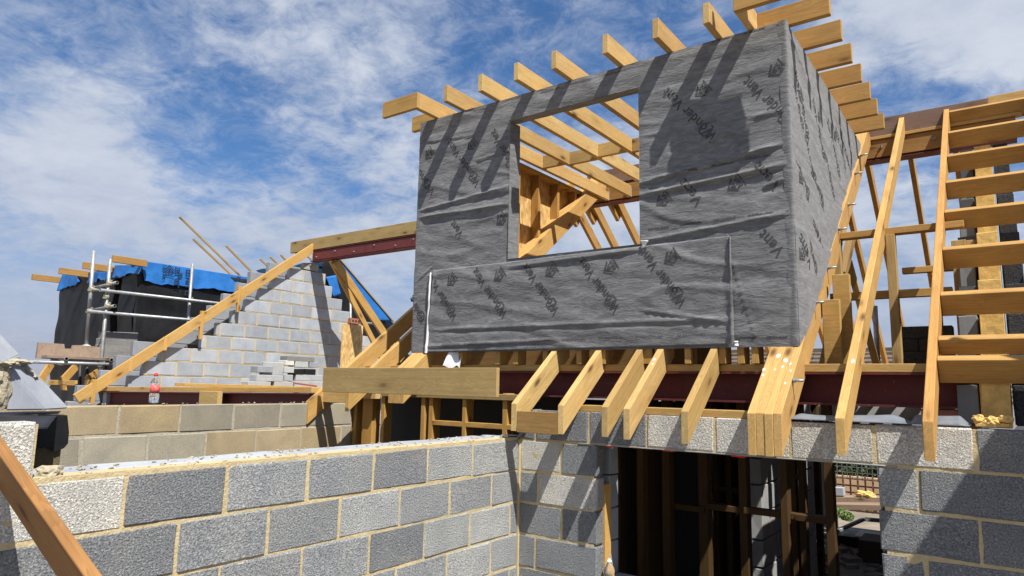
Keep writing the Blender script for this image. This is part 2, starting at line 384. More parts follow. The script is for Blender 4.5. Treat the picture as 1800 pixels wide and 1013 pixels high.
def mortar(parent, axis, val, sgn, spans, th, mat=MORTAR, rec=.005, amp=.0037, step=.03):
    """mortar behind the block faces, one ragged sheet per course span, closed at the back; spans = [(a0,a1,z0,z1)]"""
    vs, fs = [], []
    for a0, a1, z0, z1 in spans:
        na = max(2, int((a1-a0)/step)); nz = max(2, int((z1-z0)/step)); base = len(vs)
        for j in range(nz+1):
            for i in range(na+1):
                a = a0+(a1-a0)*i/na; z = z0+(z1-z0)*j/nz
                d = val - sgn*(rec - amp*noise.noise(V((a*9, z*9, val*7))) - amp*.6*noise.noise(V((a*31, z*31, val))))
                vs.append((d, a, z) if axis == 0 else (a, d, z))
        W = na+1
        for j in range(nz):
            for i in range(na): fs.append((base+j*W+i, base+j*W+i+1, base+(j+1)*W+i+1, base+(j+1)*W+i))
        ring = [base+i for i in range(na+1)]+[base+j*W+na for j in range(1, nz+1)]+[base+nz*W+i for i in range(na-1, -1, -1)]+[base+j*W for j in range(nz-1, 0, -1)]
        b2 = len(vs)
        for r in ring:
            p = list(vs[r]); p[axis] = val - sgn*(th-.004); vs.append(tuple(p))
        n = len(ring)
        for i in range(n): fs.append((ring[i], ring[(i+1) % n], b2+(i+1) % n, b2+i))
        fs.append(tuple(b2+i for i in range(n)))
    o = mesh_obj('mortar', vs, fs, parent, mat); bm = bmesh.new(); bm.from_mesh(o.data); bmesh.ops.recalc_face_normals(bm, faces=bm.faces); bm.to_mesh(o.data); bm.free(); return o
def cuts(a0, a1, first, Lb=.4385):
    r = [a0]; p = first
    while p < a1-.06:
        if p > a0+.03: r.append(p)
        p += Lb
    r.append(a1); return r
CO = .2175
def zrow(k): return -.378-CO*k                     # bed line under course k (course 0 lies above it)

# grey side wall, face X = -2.9 looking +X
GX = -2.9; NR = 11
gw = thing('block_wall', 'grey dense block wall in the foreground running back to the inner corner', 'wall', (GX, 2.2, -2.6))
rows = {1: ([.06, .5, .95, 1.393, 1.832, 2.28, 2.721, 3.164, 3.597, 4.115], [DK, DK, WH, DK, MD, MD, DK, LT, LT]),
        2: ([.06, .3, .74, 1.18, 1.627, 2.065, 2.499, 2.941, 3.375, 3.809, 4.115], [MD, DK, DK, DK, MD, MD, LT, MD, MD, MD]),
        3: ([.06, .52, .96, 1.395, 1.834, 2.274, 2.72, 3.154, 3.58, 4.026, 4.115], [DK, DK, MD, MD, MD, MD, DK, LT, LT, MD]),
        4: ([.06, .3, .74, 1.18, 1.62, 2.055, 2.49, 2.927, 3.368, 3.81, 4.115], [DK, MD, DK, MD, MD, MD, MD, MD, LT, MD])}
spans = []
for k in range(1, NR):
    zt_, zb_ = zrow(k-1), zrow(k)
    if k in rows: br, tn = rows[k]
    else: br = cuts(.06, 4.115, .52 if k % 2 else .3); tn = [random.choice((DK, MD, MD)) for _ in br]
    for i in range(len(br)-1): block(gw, 0, GX, 1, br[i], br[i+1], zb_, zt_, .1, BLOCK, tn[i % len(tn)])
    spans.append((.06, 4.118, zb_-.005, zt_-.005))
# course on top at the near end, only up to Y = 1.06
block(gw, 0, GX, 1, .62, 1.065, zrow(0), zrow(0)+CO, .1, BLOCK, WH); block(gw, 0, GX, 1, .18, .62, zrow(0), zrow(0)+CO, .1, BLOCK, WH)
mo = mortar(gw, 0, GX, 1, [(.06, 4.118, zrow(NR-1), zrow(0)+.012), (.1, 1.06, zrow(0)+.012, zrow(0)+CO-.012)], .1)
# inner leaf behind it (its top shows as a pale strip)
for k in range(1, NR):
    br = cuts(1.1, 4.12, 1.36 if k % 2 else 1.58)
    for i in range(len(br)-1): block(gw, 0, GX-.112, 1, br[i], br[i+1], zrow(k), zrow(k-1)+(.014 if k == 1 else -.002), .19, AERATED, (.33, .35, .38), 'inner_block', .004)
# mortar blob at the stepped end
def blob(name, loc, rad, parent, mat, seed=0, flat=.6, sub=3):
    bm = bmesh.new(); bmesh.ops.create_icosphere(bm, subdivisions=sub, radius=1)
    for v in bm.verts:
        k = 1+.45*noise.noise(v.co*1.7+V((seed, 0, 0)))+.2*noise.noise(v.co*5+V((0, seed, 0)))+.14*noise.noise(v.co*13+V((0, 0, seed)))
        v.co = V((v.co.x*rad[0]*k, v.co.y*rad[1]*k, v.co.z*rad[2]*k))
    me = bpy.data.meshes.new(name); bm.to_mesh(me); bm.free()
    return link(name, me, parent, Matrix.Translation(loc), mat)
blob('mortar_lump', (GX-.05, 1.13, -.355), (.04, .045, .025), gw, LUMP, 3)

def crumbs(parent, x0, x1, y0, y1, z, n, seed, mat):
    rnd = random.Random(seed); bm = bmesh.new()
    for i in range(n):
        r_ = rnd.uniform(.002, .009); m_ = Matrix.Translation((rnd.uniform(x0, x1), rnd.uniform(y0, y1), z+r_*.3)) @ Matrix.Rotation(rnd.uniform(0, 6), 4, 'Z') @ Matrix.Diagonal((rnd.uniform(.8, 1.8), rnd.uniform(.8, 1.6), .7, 1))
        bmesh.ops.create_icosphere(bm, subdivisions=1, radius=r_, matrix=m_)
    for v in bm.verts: v.co += V((rnd.uniform(-.003, .003), rnd.uniform(-.003, .003), rnd.uniform(-.003, .003)))
    me = bpy.data.meshes.new('mortar_crumbs'); bm.to_mesh(me); bm.free(); return stuff(link('mortar_crumbs', me, parent, None, mat))
crumbs(gw, GX-.3, GX-.005, 1.2, 4.1, zrow(0)+.012, 170, 4, LUMP)
# facade, face Y = 4.12 looking -Y, with opening
FY = 4.12
fwl = thing('block_wall', 'front wall of pitted dense blocks with white lintel course over the dark opening', 'wall', (-1.3, FY, -2.6))
JL, JR = -2.262, -.606
fr = {0: ([(-2.895, -2.759, DK), (-2.759, -2.33, DK), (-2.33, -1.907, DK), (-1.907, -1.469, WH), (-1.469, -1.033, WH), (-1.033, -.609, WH), (-.609, -.167, WH), (-.167, .27, DK), (.27, .7, DK)]),
      1: ([(-2.895, -2.55, WH), (-2.55, JL, DK), (JR, -.414, LT), (-.414, .02, DK), (.02, .46, DK), (.46, .7, DK)]),
      2: ([(-2.895, -2.737, MD), (-2.737, JL, WH), (JR, -.173, DK), (-.173, .26, DK), (.26, .7, MD)]),
      3: ([(-2.895, -2.545, DK), (-2.545, JL, DK), (JR, -.409, DK), (-.409, .03, DK), (.03, .46, DK), (.46, .7, DK)]),
      4: ([(-2.895, -2.749, DK), (-2.749, JL, DK), (JR, -.17, DK), (-.17, .26, DK), (.26, .7, DK)])}
for k in range(0, NR):
    zb_, zt_ = zrow(k), zrow(k-1)
    if k in fr: items = fr[k]
    else:
        br = cuts(-2.895, .7, -2.55 if k % 2 else -2.75); items = [(br[i], br[i+1], DK) for i in range(len(br)-1)]
    for a, b, t in items: block(fwl, 1, FY, -1, a, b, zb_, zt_, .1, BLOCK, t)
mortar(fwl, 1, FY, -1, [(-2.898, .7, zrow(0)-.004, zrow(-1)-.012), (-2.898, JL-.03, zrow(4), zrow(0)-.004), (JR+.03, .7, zrow(4), zrow(0)-.004), (-2.898, .7, zrow(NR-1), zrow(4))], .1)
post('mortar_joint', GX+.002, FY-.002, zrow(NR-1), zrow(0), .024, .024, fwl, MORTAR)
box('lintel', (JL-.15, FY-.004, zrow(0)-.004), (JR+.1, FY+.2, zrow(0)+.004), fwl, OLDGALV)
# inner leaf and jamb closer
for k in range(0, NR):
    zb_, zt_ = zrow(k), zrow(k-1)
    L1 = cuts(-2.8, JL-.004, -2.5 if k % 2 else -2.7) if 1 <= k <= 4 else []
    for i in range(len(L1)-1): block(fwl, 1, FY+.19, -1, L1[i], L1[i+1], zb_, zt_, .12, AERATED, AG, 'inner_block', .006)
    R1_ = cuts(JR, .18, -.2 if k % 2 else -.4) if 1 <= k <= 4 else (cuts(-2.8, -.25, -2.5 if k % 2 else -2.7) if k > 4 else [])
    for i in range(len(R1_)-1): block(fwl, 1, FY+.19, -1, R1_[i], R1_[i+1], zb_, zt_, .12, AERATED, AG, 'inner_block', .006)
post('jamb_closer', JL-.035, FY+.144, zrow(4), zrow(1)-.05, .075, .082, fwl, PINE, (1.05, .95, .75))
post('jamb_closer', JR+.035, FY+.144, zrow(4), zrow(0)-.01, .075, .082, fwl, PINE)
for px in (1075, 1180, 1300):
    p = at(px, 787, 1, FY+.05); blob('red_dab', (p.x, FY+.03, zrow(0)-.006), (.045, .03, .008), fwl, RED, px)

# tan wall, face X = -4.97
TX = -4.97
tw = thing('block_wall', 'tan sand faced block wall behind the grey wall with a water bottle on top', 'wall', (TX, 3.2, -2.6))
t1 = [1.43, 1.86, 2.294, 2.727, 3.156, 3.593, 4.023, 4.37]; t2 = [1.43, 1.64, 2.074, 2.509, 2.944, 3.372, 3.802, 4.247, 4.37]
tt = [TN, TN, (.355, .285, .175), TG, TG, (.32, .30, .245), (.33, .31, .25)]
for k in range(0, 10):
    z1 = -.178-CO*.955*k; z0 = z1-CO*.955
    br = t1 if k % 2 == 0 else t2
    for i in range(len(br)-1): block(tw, 0, TX, 1, br[i], br[i+1], z0, z1, .1, SANDB, tt[(i+k*3) % 7] if k else tt[i % 7])
mortar(tw, 0, TX, 1, [(1.43, 4.368, -.178-CO*.955*10, -.186)], .1, GMORTAR, .005, .003)

crumbs(tw, TX-.1, TX, 1.6, 4.3, -.178, 40, 8, LUMP)
# raking cut blocks at the near end of the tan wall, on a stub of dark wall with damp course
rk = thing('raking_wall', 'raking top of cut grey aerated blocks with mortar over black damp course', 'wall', (-3.75, 1.2, -2.6))
RX = -3.7
def rake_block(near, far, xf, zb):
    n = [at(*p, 0, RX) for p in near]; f = [at(*p, 0, xf) for p in far]      # near / far: bottom left, upper left, lower right nose, bottom right
    for q in (n[0], n[3]): q.z = zb
    for q in (f[0], f[3]): q.z = zb
    vs = n+f; fs = [(0, 1, 2, 3), (7, 6, 5, 4), (0, 4, 5, 1), (1, 5, 6, 2), (2, 6, 7, 3), (3, 7, 4, 0)]
    o = mesh_obj('block', vs, fs, rk, AERATED); bm = bmesh.new(); bm.from_mesh(o.data); bmesh.ops.recalc_face_normals(bm, faces=bm.faces)
    bmesh.ops.bevel(bm, geom=list(bm.edges), offset=.006, segments=2, affect='EDGES'); bm.to_mesh(o.data); bm.free(); o.color = (.31, .33, .37, 1)
rake_block(((7, 722), (12, 648), (70, 710), (79, 721)), ((45, 722), (40, 631), (118, 713), (121, 719)), -3.84, -.154)
rake_block(((-75, 640), (-60, 570), (2, 636), (4, 640)), ((-60, 640), (-10, 576), (36, 624), (38, 631)), -3.84, .06)
for k in range(2): box('block', (RX-.11, .3, -.152+.215*k), (RX, 1.165-.35*k, .055+.215*k), rk, AERATED, AL)
for px, py, xx, r in ((14, 640, RX, .04), (26, 636, -3.78, .05), (36, 637, -3.84, .035), (42, 652, -3.83, .03), (52, 662, -3.84, .022)):
    blob('mortar_lump', at(px, py, 0, xx), (.05, r*1.1, .013), rk, LUMP, px)
blob('mortar_lump', at(4, 690, 0, RX), (.02, .03, .07), rk, LUMP, 55); blob('mortar_lump', at(6, 664, 0, RX), (.02, .025, .05), rk, LUMP, 56)
blob('mortar_lump', (RX+.0, 1.165, .0), (.022, .03, .06), rk, LUMP, 5)
box('stub_wall', (RX-.16, .4, -2.6), (RX+.02, 1.45, -.175), rk, mortar_mat('dark_mortar', (.16, .125, .07), (.11, .085, .05)))
def damp():
    vs, fs = [], []; n, m = 24, 16
    for j in range(m+1):
        for i in range(n+1):
            u = i/n; v = j/m; y1 = 1.5-.3*(1-v)
            y = .75+u*(y1-.75); x = -3.2-.66*v
            z = -.166-.006*noise.noise(V((x*9, y*7, 2)))-.03*(1-v)*(.3+u)
            vs.append((x, y, z))
    for j in range(m):
        for i in range(n): a = j*(n+1)+i; fs.append((a, a+1, a+n+2, a+n+1))
    o = mesh_obj('damp_course', vs, fs, rk, BLACKM, True); so_ = o.modifiers.new('thick', 'SOLIDIFY'); so_.thickness = .003
    pts = [at(*p, 0, RX+.035) for p in ((66, 728), (118, 730), (121, 760), (119, 780), (112, 788), (96, 795), (84, 786), (66, 788))]
    o = mesh_obj('damp_course_flap', pts, [tuple(range(8))], rk, BLACKM); so_ = o.modifiers.new('thick', 'SOLIDIFY'); so_.thickness = .003
damp()

# left gable, face X = -10.2
gb = thing('gable_wall', 'stepped grey aerated block gable under the red ridge steel', 'wall', (-10.2, 7.5, -2.6))
gtop = [2.14] + [2.0-.2165*i for i in range(13)]
lefts = [7.64, 7.35, 7.0, 6.78, 6.54, 6.31, 6.06, 5.83, 5.19, 4.97, 4.78, 4.5, 4.4, 4.4]
rights = [7.98, 8.16, 8.33, 8.58, 8.78, 9.1, 9.35, 9.6, 9.85, 10.1, 10.4, 10.6, 10.8, 11.0]
for i, zt0 in enumerate(gtop):
    z1 = zt0; z0 = gtop[i+1] if i+1 < len(gtop) else zt0-.2165
    ph = 7.222 if i % 2 else 7.447
    first = ph - .4385*math.ceil((ph-lefts[i]-.05)/.4385)
    if first < lefts[i]+.06: first += .4385
    br = cuts(lefts[i], rights[i], first, .4385) if i else [lefts[0], rights[0]]
    for j in range(len(br)-1):
        kk = random.uniform(.84, 1.12); c = tuple(q*kk for q in (.345, .37, .405)) if i else (.34, .32, .26)
        block(gb, 0, -10.2, 1, br[j], br[j+1], z0, z1, .1, AERATED, c, 'block', .02)
    if i:   # outer leaf of larger smooth sheets of block, seen beyond the steps
        L2 = lefts[i]-.30; block(gb, 0, -10.36, 1, L2, lefts[i]+.5, z0+.06, z1+.06, .1, AERATED, (.25, .265, .29), 'outer_block', .003)
for i in range(1, len(gtop)-1):
    mortar(gb, 0, -10.2, 1, [(lefts[i]+.02, rights[i]-.02, gtop[i+1]-.002, gtop[i]-.008)], .1, MORTAR, .004, .002, .06)
for px, py, hgt in ((430, 445, .17), (352, 480, .22), (296, 540, .15), (228, 585, .2), (160, 620, .2)):
    p = at(px if px > 300 else px, py+50, 0, -10.3)
for y, z0, z1 in ((6.36, 1.1, 1.52), (5.76, .62, 1.06), (5.22, .42, .62), (4.76, .1, .26), (4.3, -.35, -.02)): post('timber_marker', -10.12, y, z0, z1, .05, .05, gb, PINE, (1.1, 1.0, .8))
box('gable_footing', (-10.3, 4.3, -2.6), (-10.2, 11.2, gtop[-1]-.22), gb, CONC)

# right cavity gable, stepping up under the verge ladder
rg = thing('cavity_gable', 'part built cavity gable with dark blocks and yellow insulation behind the verge noggins', 'wall', (0, 6, -2.6))
for i in range(-1, 13):
    z0 = zrow(0)+CO*(i+1) if i >= 0 else zrow(0)+CO*(i+1); z1 = z0+CO
    if i < 0: continue
    y0 = max(4.3, 4.22+(z1+.12)/T) + .08*((i*37) % 5)/5; y1 = 15.6-y0-.5
    if y1-y0 < .2: continue
    ph = y0 + (.44 if i % 2 else .3)
    br = cuts(y0, y1, ph)
    for j in range(len(br)-1):
        block(rg, 1, 0, -1, 0, 0, 0, 0, .1, BLOCK, DK) if False else None
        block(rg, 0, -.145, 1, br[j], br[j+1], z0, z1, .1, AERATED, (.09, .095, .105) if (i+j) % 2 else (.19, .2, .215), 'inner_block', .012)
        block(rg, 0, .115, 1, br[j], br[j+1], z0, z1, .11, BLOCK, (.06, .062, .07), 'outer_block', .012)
    y0i = y0-.03-.05*(i % 2)
    boxy('insulation_board', (-.132, max(4.3, y0i), z0-.01), (-.008, y1, z1+(.0 if i % 3 else .02)-.006), rg, FOAM, (1, .95, .8))
box('insulation_board', (-.14, 4.45, -.15), (-.015, 4.53, .12), rg, FOAM)
box('insulation_scrap', (-.16, 4.16, -.158), (-.02, 4.25, -.138), rg, FOAM, None, .004)
for x_, z_, r_ in ((-.145, -.122, .03), (-.035, -.118, .03), (-.09, -.135, .04)): blob('insulation_scrap', (x_, 4.19, z_), (r_, r_, r_*.7), rg, FOAM, x_*90)

# back wall of the house, with the wide opening to the garden
bw = thing('block_wall', 'back wall of the shell seen through the dark opening', 'wall', (-5, 11.5, -2.6))
oxl = at(1449, 850, 1, 11.5).x; oxr = at(1560, 850, 1, 11.5).x
def wallbox(lo, hi): box('wall_panel', lo, hi, bw, AERATED, (.42, .42, .42), 0)
wallbox((-10.1, 11.5, -2.6), (oxl, 11.7, -.15)); wallbox((oxr, 11.5, -2.6), (.2, 11.7, -.15)); wallbox((oxl, 11.5, -.55), (oxr, 11.7, -.152))

# ------------------------------------------------------------------ lower steel, ridge steels
def ibeam(name, p0, p1, hgt, wid, parent, mat=STEEL, tf=.012, tw_=.01):
    p0 = V(p0); p1 = V(p1); d = p1-p0; mw = frame(p0, d, (0, 0, 1)); Lg = d.length; h2, w2 = hgt/2, wid/2
    prof = [(-w2, -h2), (w2, -h2), (w2, -h2+tf), (tw_/2, -h2+tf), (tw_/2, h2-tf), (w2, h2-tf), (w2, h2), (-w2, h2), (-w2, h2-tf), (-tw_/2, h2-tf), (-tw_/2, -h2+tf), (-w2, -h2+tf)]
    n = len(prof); vs = [(0, y, z) for y, z in prof]+[(Lg, y, z) for y, z in prof]
    fs = [(i, (i+1) % n, n+(i+1) % n, n+i) for i in range(n)]+[tuple(range(n))[::-1], tuple(range(n, 2*n))]
    o = mesh_obj(name, vs, fs, parent, mat, False, mw)
    bm = bmesh.new(); bm.from_mesh(o.data); bmesh.ops.recalc_face_normals(bm, faces=bm.faces); bm.to_mesh(o.data); bm.free(); return o
def bolt(loc, axis, parent, r=.012, Lg=.05):
    loc = V(loc); a = V(axis).normalized(); tube('bolt', loc-a*.0, loc+a*Lg, r*.55, parent, GALV, 8)
    mw = frame(loc, a, (0, 0, 1) if abs(a.z) < .9 else (1, 0, 0)); vs = []; fs = []
    for x in (0, .012):
        for i in range(6): q = i*math.pi/3; vs.append((x, r*1.1*math.cos(q), r*1.1*math.sin(q)))
    for i in range(6): fs.append((i, (i+1) % 6, 6+(i+1) % 6, 6+i))
    fs.append(tuple(range(6, 12))); mesh_obj('nut', vs, fs, parent, GALV, False, mw)

SY = 4.47
ls = thing('steel_beam', 'long dark red floor steel with timber plate beneath the dormer', 'steel beam', (-2.5, SY+.1, -.08))
ibeam('beam', (-5.2, SY+.1, .018), (-.135, SY+.1, .018), .195, .2, ls)
boxp = lambda n, lo, hi, par, mat=PINE, c=None: box(n, lo, hi, par, mat, c or tint())
boxp('plate', (-5.2, SY+.005, .117), (-.15, SY+.19, .166), ls, PINE, (.86, .82, .72))
box('padstone', (-.42, SY+.02, -.28), (-.15, SY+.2, -.085), ls, BRICK, (.5, .4, .4))
l2 = thing('steel_beam', 'red floor steel with timber plate behind the tan wall at the foot of the gable', 'steel beam', (-8, SY+.1, -.3))
ibeam('beam', (-10.5, SY+.1, -.285), (-5.76, SY+.1, -.21), .195, .2, l2)
bar('plate', (-10.5, SY+.1, -.155), (-5.72, SY+.1, -.08), .19, .055, l2, PINE, color=(1.05, .95, .75))
box('packer', at(352, 707, 1, SY-.04)-V((0, .02, .05)), at(386, 690, 1, SY-.04)+V((0, .04, .01)), l2, PINE)

RY = 7.75
rl = thing('ridge_beam', 'ridge beam of timber on red steel spanning from the gable to the dormer', 'ridge beam', (-8, RY+.06, 2.1))
ibeam('beam', (-10.16, RY+.075, 2.26), (-4.9, RY+.075, 2.26), .205, .15, rl)
box('ridge_timber', (-10.77, RY+.0, 2.375), (-4.9, RY+.05, 2.585), rl, GREEN, (1.25, 1.25, 1.1))
box('ridge_timber', (-10.75, RY+.1, 2.375), (-4.9, RY+.15, 2.58), rl, GREEN)
box('web_infill', (-10.12, RY+.012, 2.18), (-4.9, RY+.06, 2.342), rl, simple('red_plate', (.13, .03, .028), .5, 0, 8, .2))
for x in (-10.0, -9.5, -9.0, -8.5, -8.0, -7.6): bolt((x, RY+.012, 2.26+.03*((int(x*2) % 2)*2-1)), (0, -1, 0), rl, .012, .02)
rr = thing('ridge_beam', 'ridge beam of brown timbers bolted round steel to the right of the dormer', 'ridge beam', (-1.5, RY+.06, 2.4))
ibeam('beam', (-4.42, RY+.075, 2.5), (.2, RY+.075, 2.5), .225, .15, rr)
box('web_infill', (-4.4, RY-.005, 2.415), (.2, RY+.06, 2.60), rr, PINE, (.62, .5, .4))
box('ridge_timber', (-4.42, RY+.0, 2.64), (-.0, RY+.05, 2.835), rr, GREY_WOOD, (.75, .62, .55))
box('ridge_timber', (-.0, RY+.005, 2.66), (.9, RY+.055, 2.85), rr, PINE, (1, .95, .85))
box('ridge_timber', (-4.42, RY+.1, 2.64), (.9, RY+.15, 2.83), rr, GREY_WOOD, (.8, .7, .6))
box('ridge_batten', (-1.2, RY-.02, 2.606), (.25, RY+.06, 2.638), rr, PINE, (.95, .85, .7))
for x in (-.93, -.46): bolt((x, RY-.005, 2.52), (0, -1, 0), rr, .014, .06)

# ------------------------------------------------------------------ main roof frame
rf = thing('roof_frame', 'open roof frame of pine rafters and trimmers round the grey dormer', 'roof frame', (-1.5, 6, 0))
boxp('wall_plate', (-2.42, FY+.03, -.168), (-1.22, FY+.13, -.122), rf, PINE, (.8, .76, .68))
YE = 3.91
for x in (-2.807, -2.425, -2.1, -1.943, -1.567): rafter('rafter', x, YE+random.uniform(-.008, .008), 4.62, rf)
box('blocking', (-2.782, YE+.006, zt(YE)-HP-.002), (-2.45, YE+.05, zt(YE)-.045), rf, PINE, (.62, .56, .5))
for i in range(4): rafter('trimmer_rafter', -1.183+.0462*i, YE+.004*(i % 2), 7.72, rf, .0455, HP*1.22, PINE, (1, .93-.02*(i % 2), .84))
rafter('rafter', -.73, YE-.01, 7.75, rf, color=(1.02, .96, .86)); rafter('rafter', -.34, YE-.01, 7.75, rf, color=(.95, .80, .66))
rafter('rafter', .33, YE-.01, 7.75, rf, color=(.75, .6, .5))
SPLASH = simple('plaster_white', (.52, .5, .46), .8, 0, 200, .4)
# wane of plaster splashes on the trimmer
for px, py, r in ((1368, 626, 14), (1381, 634, 14), (1389, 640, 8), (1376, 645, 7), (1343, 650, 9), (1341, 660, 8), (1362, 650, 6), (1380, 674, 7), (1390, 652, 7), (1150, 632, 10), (1147, 640, 7), (1499, 635, 11)):
    d = ray(px, py); k = (.034-T*4.12)/(d.z-T*d.y); p = d*k
    b = blob('plaster_splash', (0, 0, 0), (r*.0017, r*.001, .001), rf, SPLASH, px, 1, 2)
    mw = frame(p+RN*.0008, RD, RN); WM[b] = mw; b.matrix_basis = WM[rf].inverted() @ mw
# left trimmer of the dormer and the two cut rafters beside it
for i in range(4): rafter('trimmer_rafter', -4.275+.0462*i, 4.16, 7.72, rf, .0455, HP*1.22, PINE, (1, .93, .84))
rafter('rafter', -4.97, 3.85, 7.75, rf, color=(1.0, .93, .82)); rafter('rafter', -4.63, 4.0, 7.75, rf, color=(1.0, .95, .85))
box('fascia_board', (-4.805, 3.87, -.083), (-2.928, 3.905, .124), rf, GREEN, (1.15, 1.12, .98))['label'] = 'greenish treated board across the cut rafters'
box('blocking', at(542, 702, 1, 4.0)-V((-.2, 0, .02)), at(617, 693, 1, 4.0)+V((-.06, .06, .06)), rf, PINE)
# verge ladder of noggins between the last two rafters
lad = [(1668, 200, .15), (1672, 272, .15), (1668, 318, .15), (1661, 435, .15), (1653, 520, .15), (1646, 592, .1), (1644, 628, .15)]
for px, py, hg in [(1671, 195, .15), (1673, 231, .15), (1672.6, 271.9, .15), (1669.6, 317.8, .15), (1665, 370, .15), (1660.7, 435.6, .15), (1653, 515, .15), (1647.4, 592.6, .1), (1644, 628, .15)]:
    d = ray(px, py); k = (.034-T*4.12+.0)/(d.z-T*d.y); p = d*k
    y = p.y; c = V((0, y, zt(y)-.004))
    nrm = V((0, -SP*.5, CP)).normalized()
    bar('noggin', (-.315, c.y, c.z), (.305, c.y, c.z), .046, hg, rf, PINE, upv=RN, az=-.5, color=(.86, .76, .64))
# bolts through the trimmer
for px, py in ((1521, 273), (1511, 305), (1499, 360), (1482, 403), (1463, 471), (1440, 532), (1402, 669)):
    p = at(px-8, py, 0, -1.018); bolt(p, (1, 0, 0), rf, .014, .06)
# back slope
for x in (-4.78, -4.5, -4.13, -3.7, -3.3, -2.9, -2.5, -2.1, -1.7, -1.4, -1.11, -.7, -.3, .33):
    p0 = V((x, RY+.16, 2.62 if x > -4.9 else 2.42)); bar('back_rafter', p0, p0+BD*4.65, .046, .14, rf, PINE, upv=BN, color=(.8, .7, .56))
for x in (-4.78, -4.5, -4.13): bar('rafter_cleat', (x-.047, RY+.14, 2.52), (x-.047, RY+.46, 2.3), .046, .17, rf, PINE, upv=BN, color=(.8, .7, .56))
# left side: rafter over the gable, its back rafter and strut
A, B = at(555, 425, 0, -10.12), at(135, 690, 0, -10.12); dd = (A-B).normalized(); nn = V((0, -SP, CP))
lrf = thing('roof_frame', 'long single rafter and struts standing against the stepped gable', 'roof frame', (-10, 6, 0))
bar('rafter', B-dd*.05, A+dd*.1, .046, .15, lrf, PINE, upv=nn, az=-.5, color=(1.05, 1.0, .9))
A2, B2 = at(592, 458, 1, RY+.12), None; xx = A2.x; B2 = at(672, 576, 0, xx); bar('back_rafter', A2, B2+(B2-A2)*.5, .05, .15, lrf, PINE, upv=BN, az=-.3, color=(1, .9, .7))
A3 = at(583, 458, 1, RY+.05); B3 = at(652, 592, 0, A3.x+.1); bar('strut', A3, B3+(B3-A3)*.35, .05, .1, lrf, PINE, upv=BN, color=(.95, .85, .65))
# stud framing on the floor behind the rafters
sf = thing('stud_frame', 'upright ashlar stud frame standing under the rafters right of the dormer', 'stud frame', (-.8, 5.8, .17))
YS = 5.8
for a, b in ((1471, 1490), (1567, 1589)):
    xa, xb = at(a, 634, 1, YS).x, at(b, 634, 1, YS).x; post('stud', (xa+xb)/2, YS+.02, .12, 1.19, xb-xa-.02, .09, sf, GREEN, (1.35, 1.25, 1.05))
post('stud', -.42, YS+.3, .12, .8, .06, .09, sf, GREEN, (1.2, 1.1, .9)); post('stud', -.24, YS+.02, .12, 1.1, .09, .05, sf, GREEN, (1.3, 1.2, 1)); post('stud', -.17, YS+.06, .12, 1.1, .05, .05, sf, GREEN, (1.3, 1.2, 1))
boxp('rail', (-1.02, YS, 1.195), (-.2, YS+.09, 1.245), sf, PINE, (.85, .75, .6)); boxp('rail', (-1.12, YS+.03, .71), (-.3, YS+.09, .77), sf, PINE, (.85, .78, .6)); boxp('rail', (-.66, YS+.5, .96), (-.2, YS+.56, 1.01), sf, PINE, (1.05, .95, .75))
for a in (1453, 1463):
    x = at(a, 600, 1, 5.0).x; boxp('brace', (x-.02, 5.0+.2*(a > 1460), .16), (x+.09, 5.05+.2*(a > 1460), .62+.2*(a > 1460)), sf, PINE, (.9, .85, .7))
bar('brace', (-1.15, 5.6, .15), (-1.0, 6.2, 1.3), .05, .09, sf, GREEN, upv=(0, -1, 1), color=(1.1, 1, .9)); bar('brace', (-.9, 6.6, .1), (-1.05, 6.3, 1.1), .05, .09, sf, PINE, upv=(0, -1, .3), color=(.95, .9, .75))
for px, wd in ((1472, 28), (1489, 25)):
    pass
# first floor joists and a part laid deck
fl = thing('floor_joists', 'first floor joists and part laid boards between the floor steel and back wall', 'floor', (-3, 8, -.1))
for i in range(24):
    x = -9.6+.41*i
    if x < -4.9: continue
    boxy('joist', (x-.023, SY+.21, -.06), (x+.023, 11.45, .1), fl, PINE, (.8, .7, .55), 0)
for i in range(22):
    y = 4.72+i*.3
    box('floor_board', (-4.95, y, .102), ((-1.6 if y < 8.6 else -1.2)-(.12 if i % 3 == 0 else 0), y+.293, .12), fl, OSB, None, 0)
for i in range(7): box('floor_board', (-1.19, 9.0+i*.34, .102), (-.25, 9.29+i*.34, .12), fl, OSB, None, 0)

